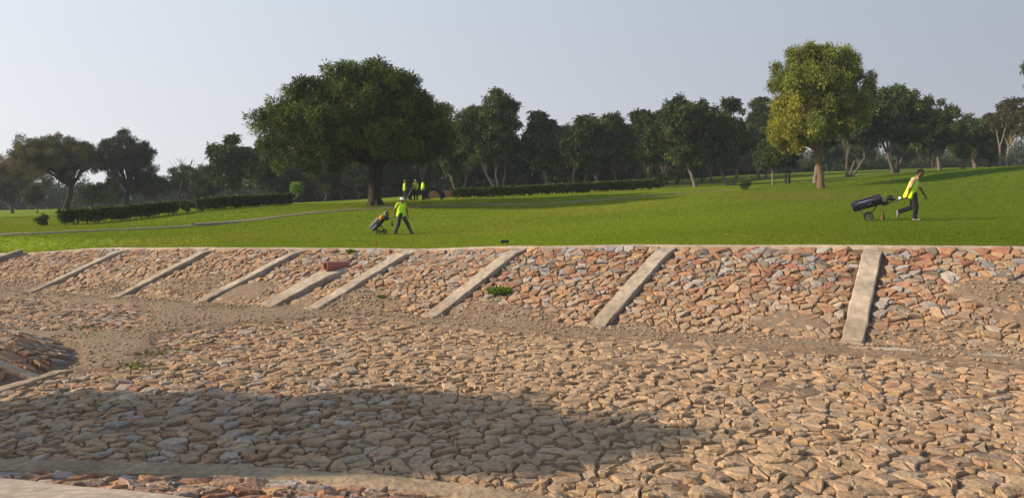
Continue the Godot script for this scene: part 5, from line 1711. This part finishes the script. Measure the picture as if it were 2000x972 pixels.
	for e in [[-8.05, 59.8, 0.0, "upright dark golf trolley between the first two of the standing group", 1.25, 0.35], [-6.75, 60.2, 0.6, "dark golf trolley standing close behind the rightmost of the group", 1.25, 0.3], [-5.6, 60.4, PI, "dark golf trolley leaning alone on its wheels right of the standing group", 0.95, 0.55]]:
		var lean: float = e[5]
		trolley(e[3], on_ground(e[0], e[1]), {"wheel_x": 0.0, "wheel_r": 0.13, "base": Vector3(-0.1 - lean * 0.3, 0.2, 0), "top": Vector3(-0.1 + lean, 0.2 + 0.85 * sqrt(1.0 - lean * lean), 0), "hand": Vector3(0.15 + lean * 0.9, e[4] * 0.82, 0), "rim": Color(0.04, 0.04, 0.04), "bag": Color(0.02, 0.02, 0.03),
			"pockets": [[0.4, 1.5, 0.4, Color(0.03, 0.03, 0.04)], [0.4, -0.2, 0.3, black]], "clubs": [[0.2, 0.04, 0.02, black, true], [0.25, -0.04, 0.0, Color(0.2, 0.2, 0.2), false]], "group": "golf trolleys beside the standing group"}, e[2])

# ------------------------------------------------------------------ sky
func sky_texture(sun: Vector3) -> ImageTexture:
	var w := 512
	var h := 256
	var data := PackedFloat32Array(); data.resize(w * h * 3)
	for y in h:
		var el := PI * 0.5 - PI * (y + 0.5) / h
		for x in w:
			var az := TAU * (x + 0.5) / w   # column 0 looks along -z, a quarter on along +x
			var e := maxf(el, 0.0)
			var dir := Vector3(sin(az) * cos(e), sin(e), -cos(az) * cos(e))
			var ga := rad_to_deg(acos(clampf(dir.dot(sun), -1.0, 1.0)))
			var se := sin(e)
			var l := SKY * exp(-0.0098 * ga) * (1.0 - 0.42 * se)
			var gg := clampf((ga - 56.0) / 64.0, -0.5, 1.3)
			var o := (y * w + x) * 3
			data[o] = l * (1.0 - 0.02 * gg - (0.27 + 0.15 * gg) * se)
			data[o + 1] = l
			data[o + 2] = l * (0.99 + 0.1 * gg + (0.42 + 0.05 * gg) * se)
	return ImageTexture.create_from_image(Image.create_from_data(w, h, false, Image.FORMAT_RGBF, data.to_byte_array()))

const SKY := 1.16
const SUN_UP := 25.0

func _ready() -> void:
	rng.seed = 20
	noise.seed = 4; noise.frequency = 0.02; noise.fractal_octaves = 4
	noise2.seed = 11; noise2.frequency = 0.03; noise2.fractal_octaves = 3
	# camera: eye 3 m above the canal bed, tilted 4.4 degrees down, rolled 1.2 degrees
	var cam := Camera3D.new()
	cam.name = "camera"
	cam.fov = 36.94
	cam.near = 0.1; cam.far = 4000.0
	cam.position = Vector3(0, 3, 0)
	cam.basis = Basis(Vector3.RIGHT, deg_to_rad(-4.40)) * Basis(Vector3.BACK, deg_to_rad(-1.203))
	cam.current = true
	add_child(cam)
	# sun low on the left
	var to_sun := Vector3(-cos(deg_to_rad(SUN_UP)), sin(deg_to_rad(SUN_UP)), 0.11).normalized()
	var env := Environment.new()
	env.background_mode = Environment.BG_SKY
	var pano := PanoramaSkyMaterial.new()
	pano.panorama = sky_texture(to_sun)
	env.sky = Sky.new()
	env.sky.sky_material = pano
	env.tonemap_mode = Environment.TONE_MAPPER_LINEAR
	env.tonemap_exposure = 1.42
	env.sdfgi_enabled = true; env.ssao_enabled = true; env.ssil_enabled = true
	env.fog_enabled = true
	env.fog_density = 0.00045
	env.fog_light_color = Color(0.9, 0.95, 1.0)
	var we := WorldEnvironment.new()
	we.name = "world_environment"
	we.environment = env
	add_child(we)
	var sun := DirectionalLight3D.new()
	sun.name = "sun"
	sun.light_color = Color(1.0, 0.9, 0.76)
	sun.light_energy = 1.6
	sun.light_angular_distance = 0.6
	sun.shadow_enabled = true
	sun.basis = Basis.looking_at(-to_sun, Vector3.UP)
	add_child(sun)
	var t0 := Time.get_ticks_msec()
	make_materials()
	build_canal()
	print("canal ", Time.get_ticks_msec() - t0)
	build_concrete()
	build_lawn()
	print("lawn ", Time.get_ticks_msec() - t0)
	build_trees()
	print("trees ", Time.get_ticks_msec() - t0)
	build_plants()
	build_markers()
	build_people()
	print("all ", Time.get_ticks_msec() - t0)
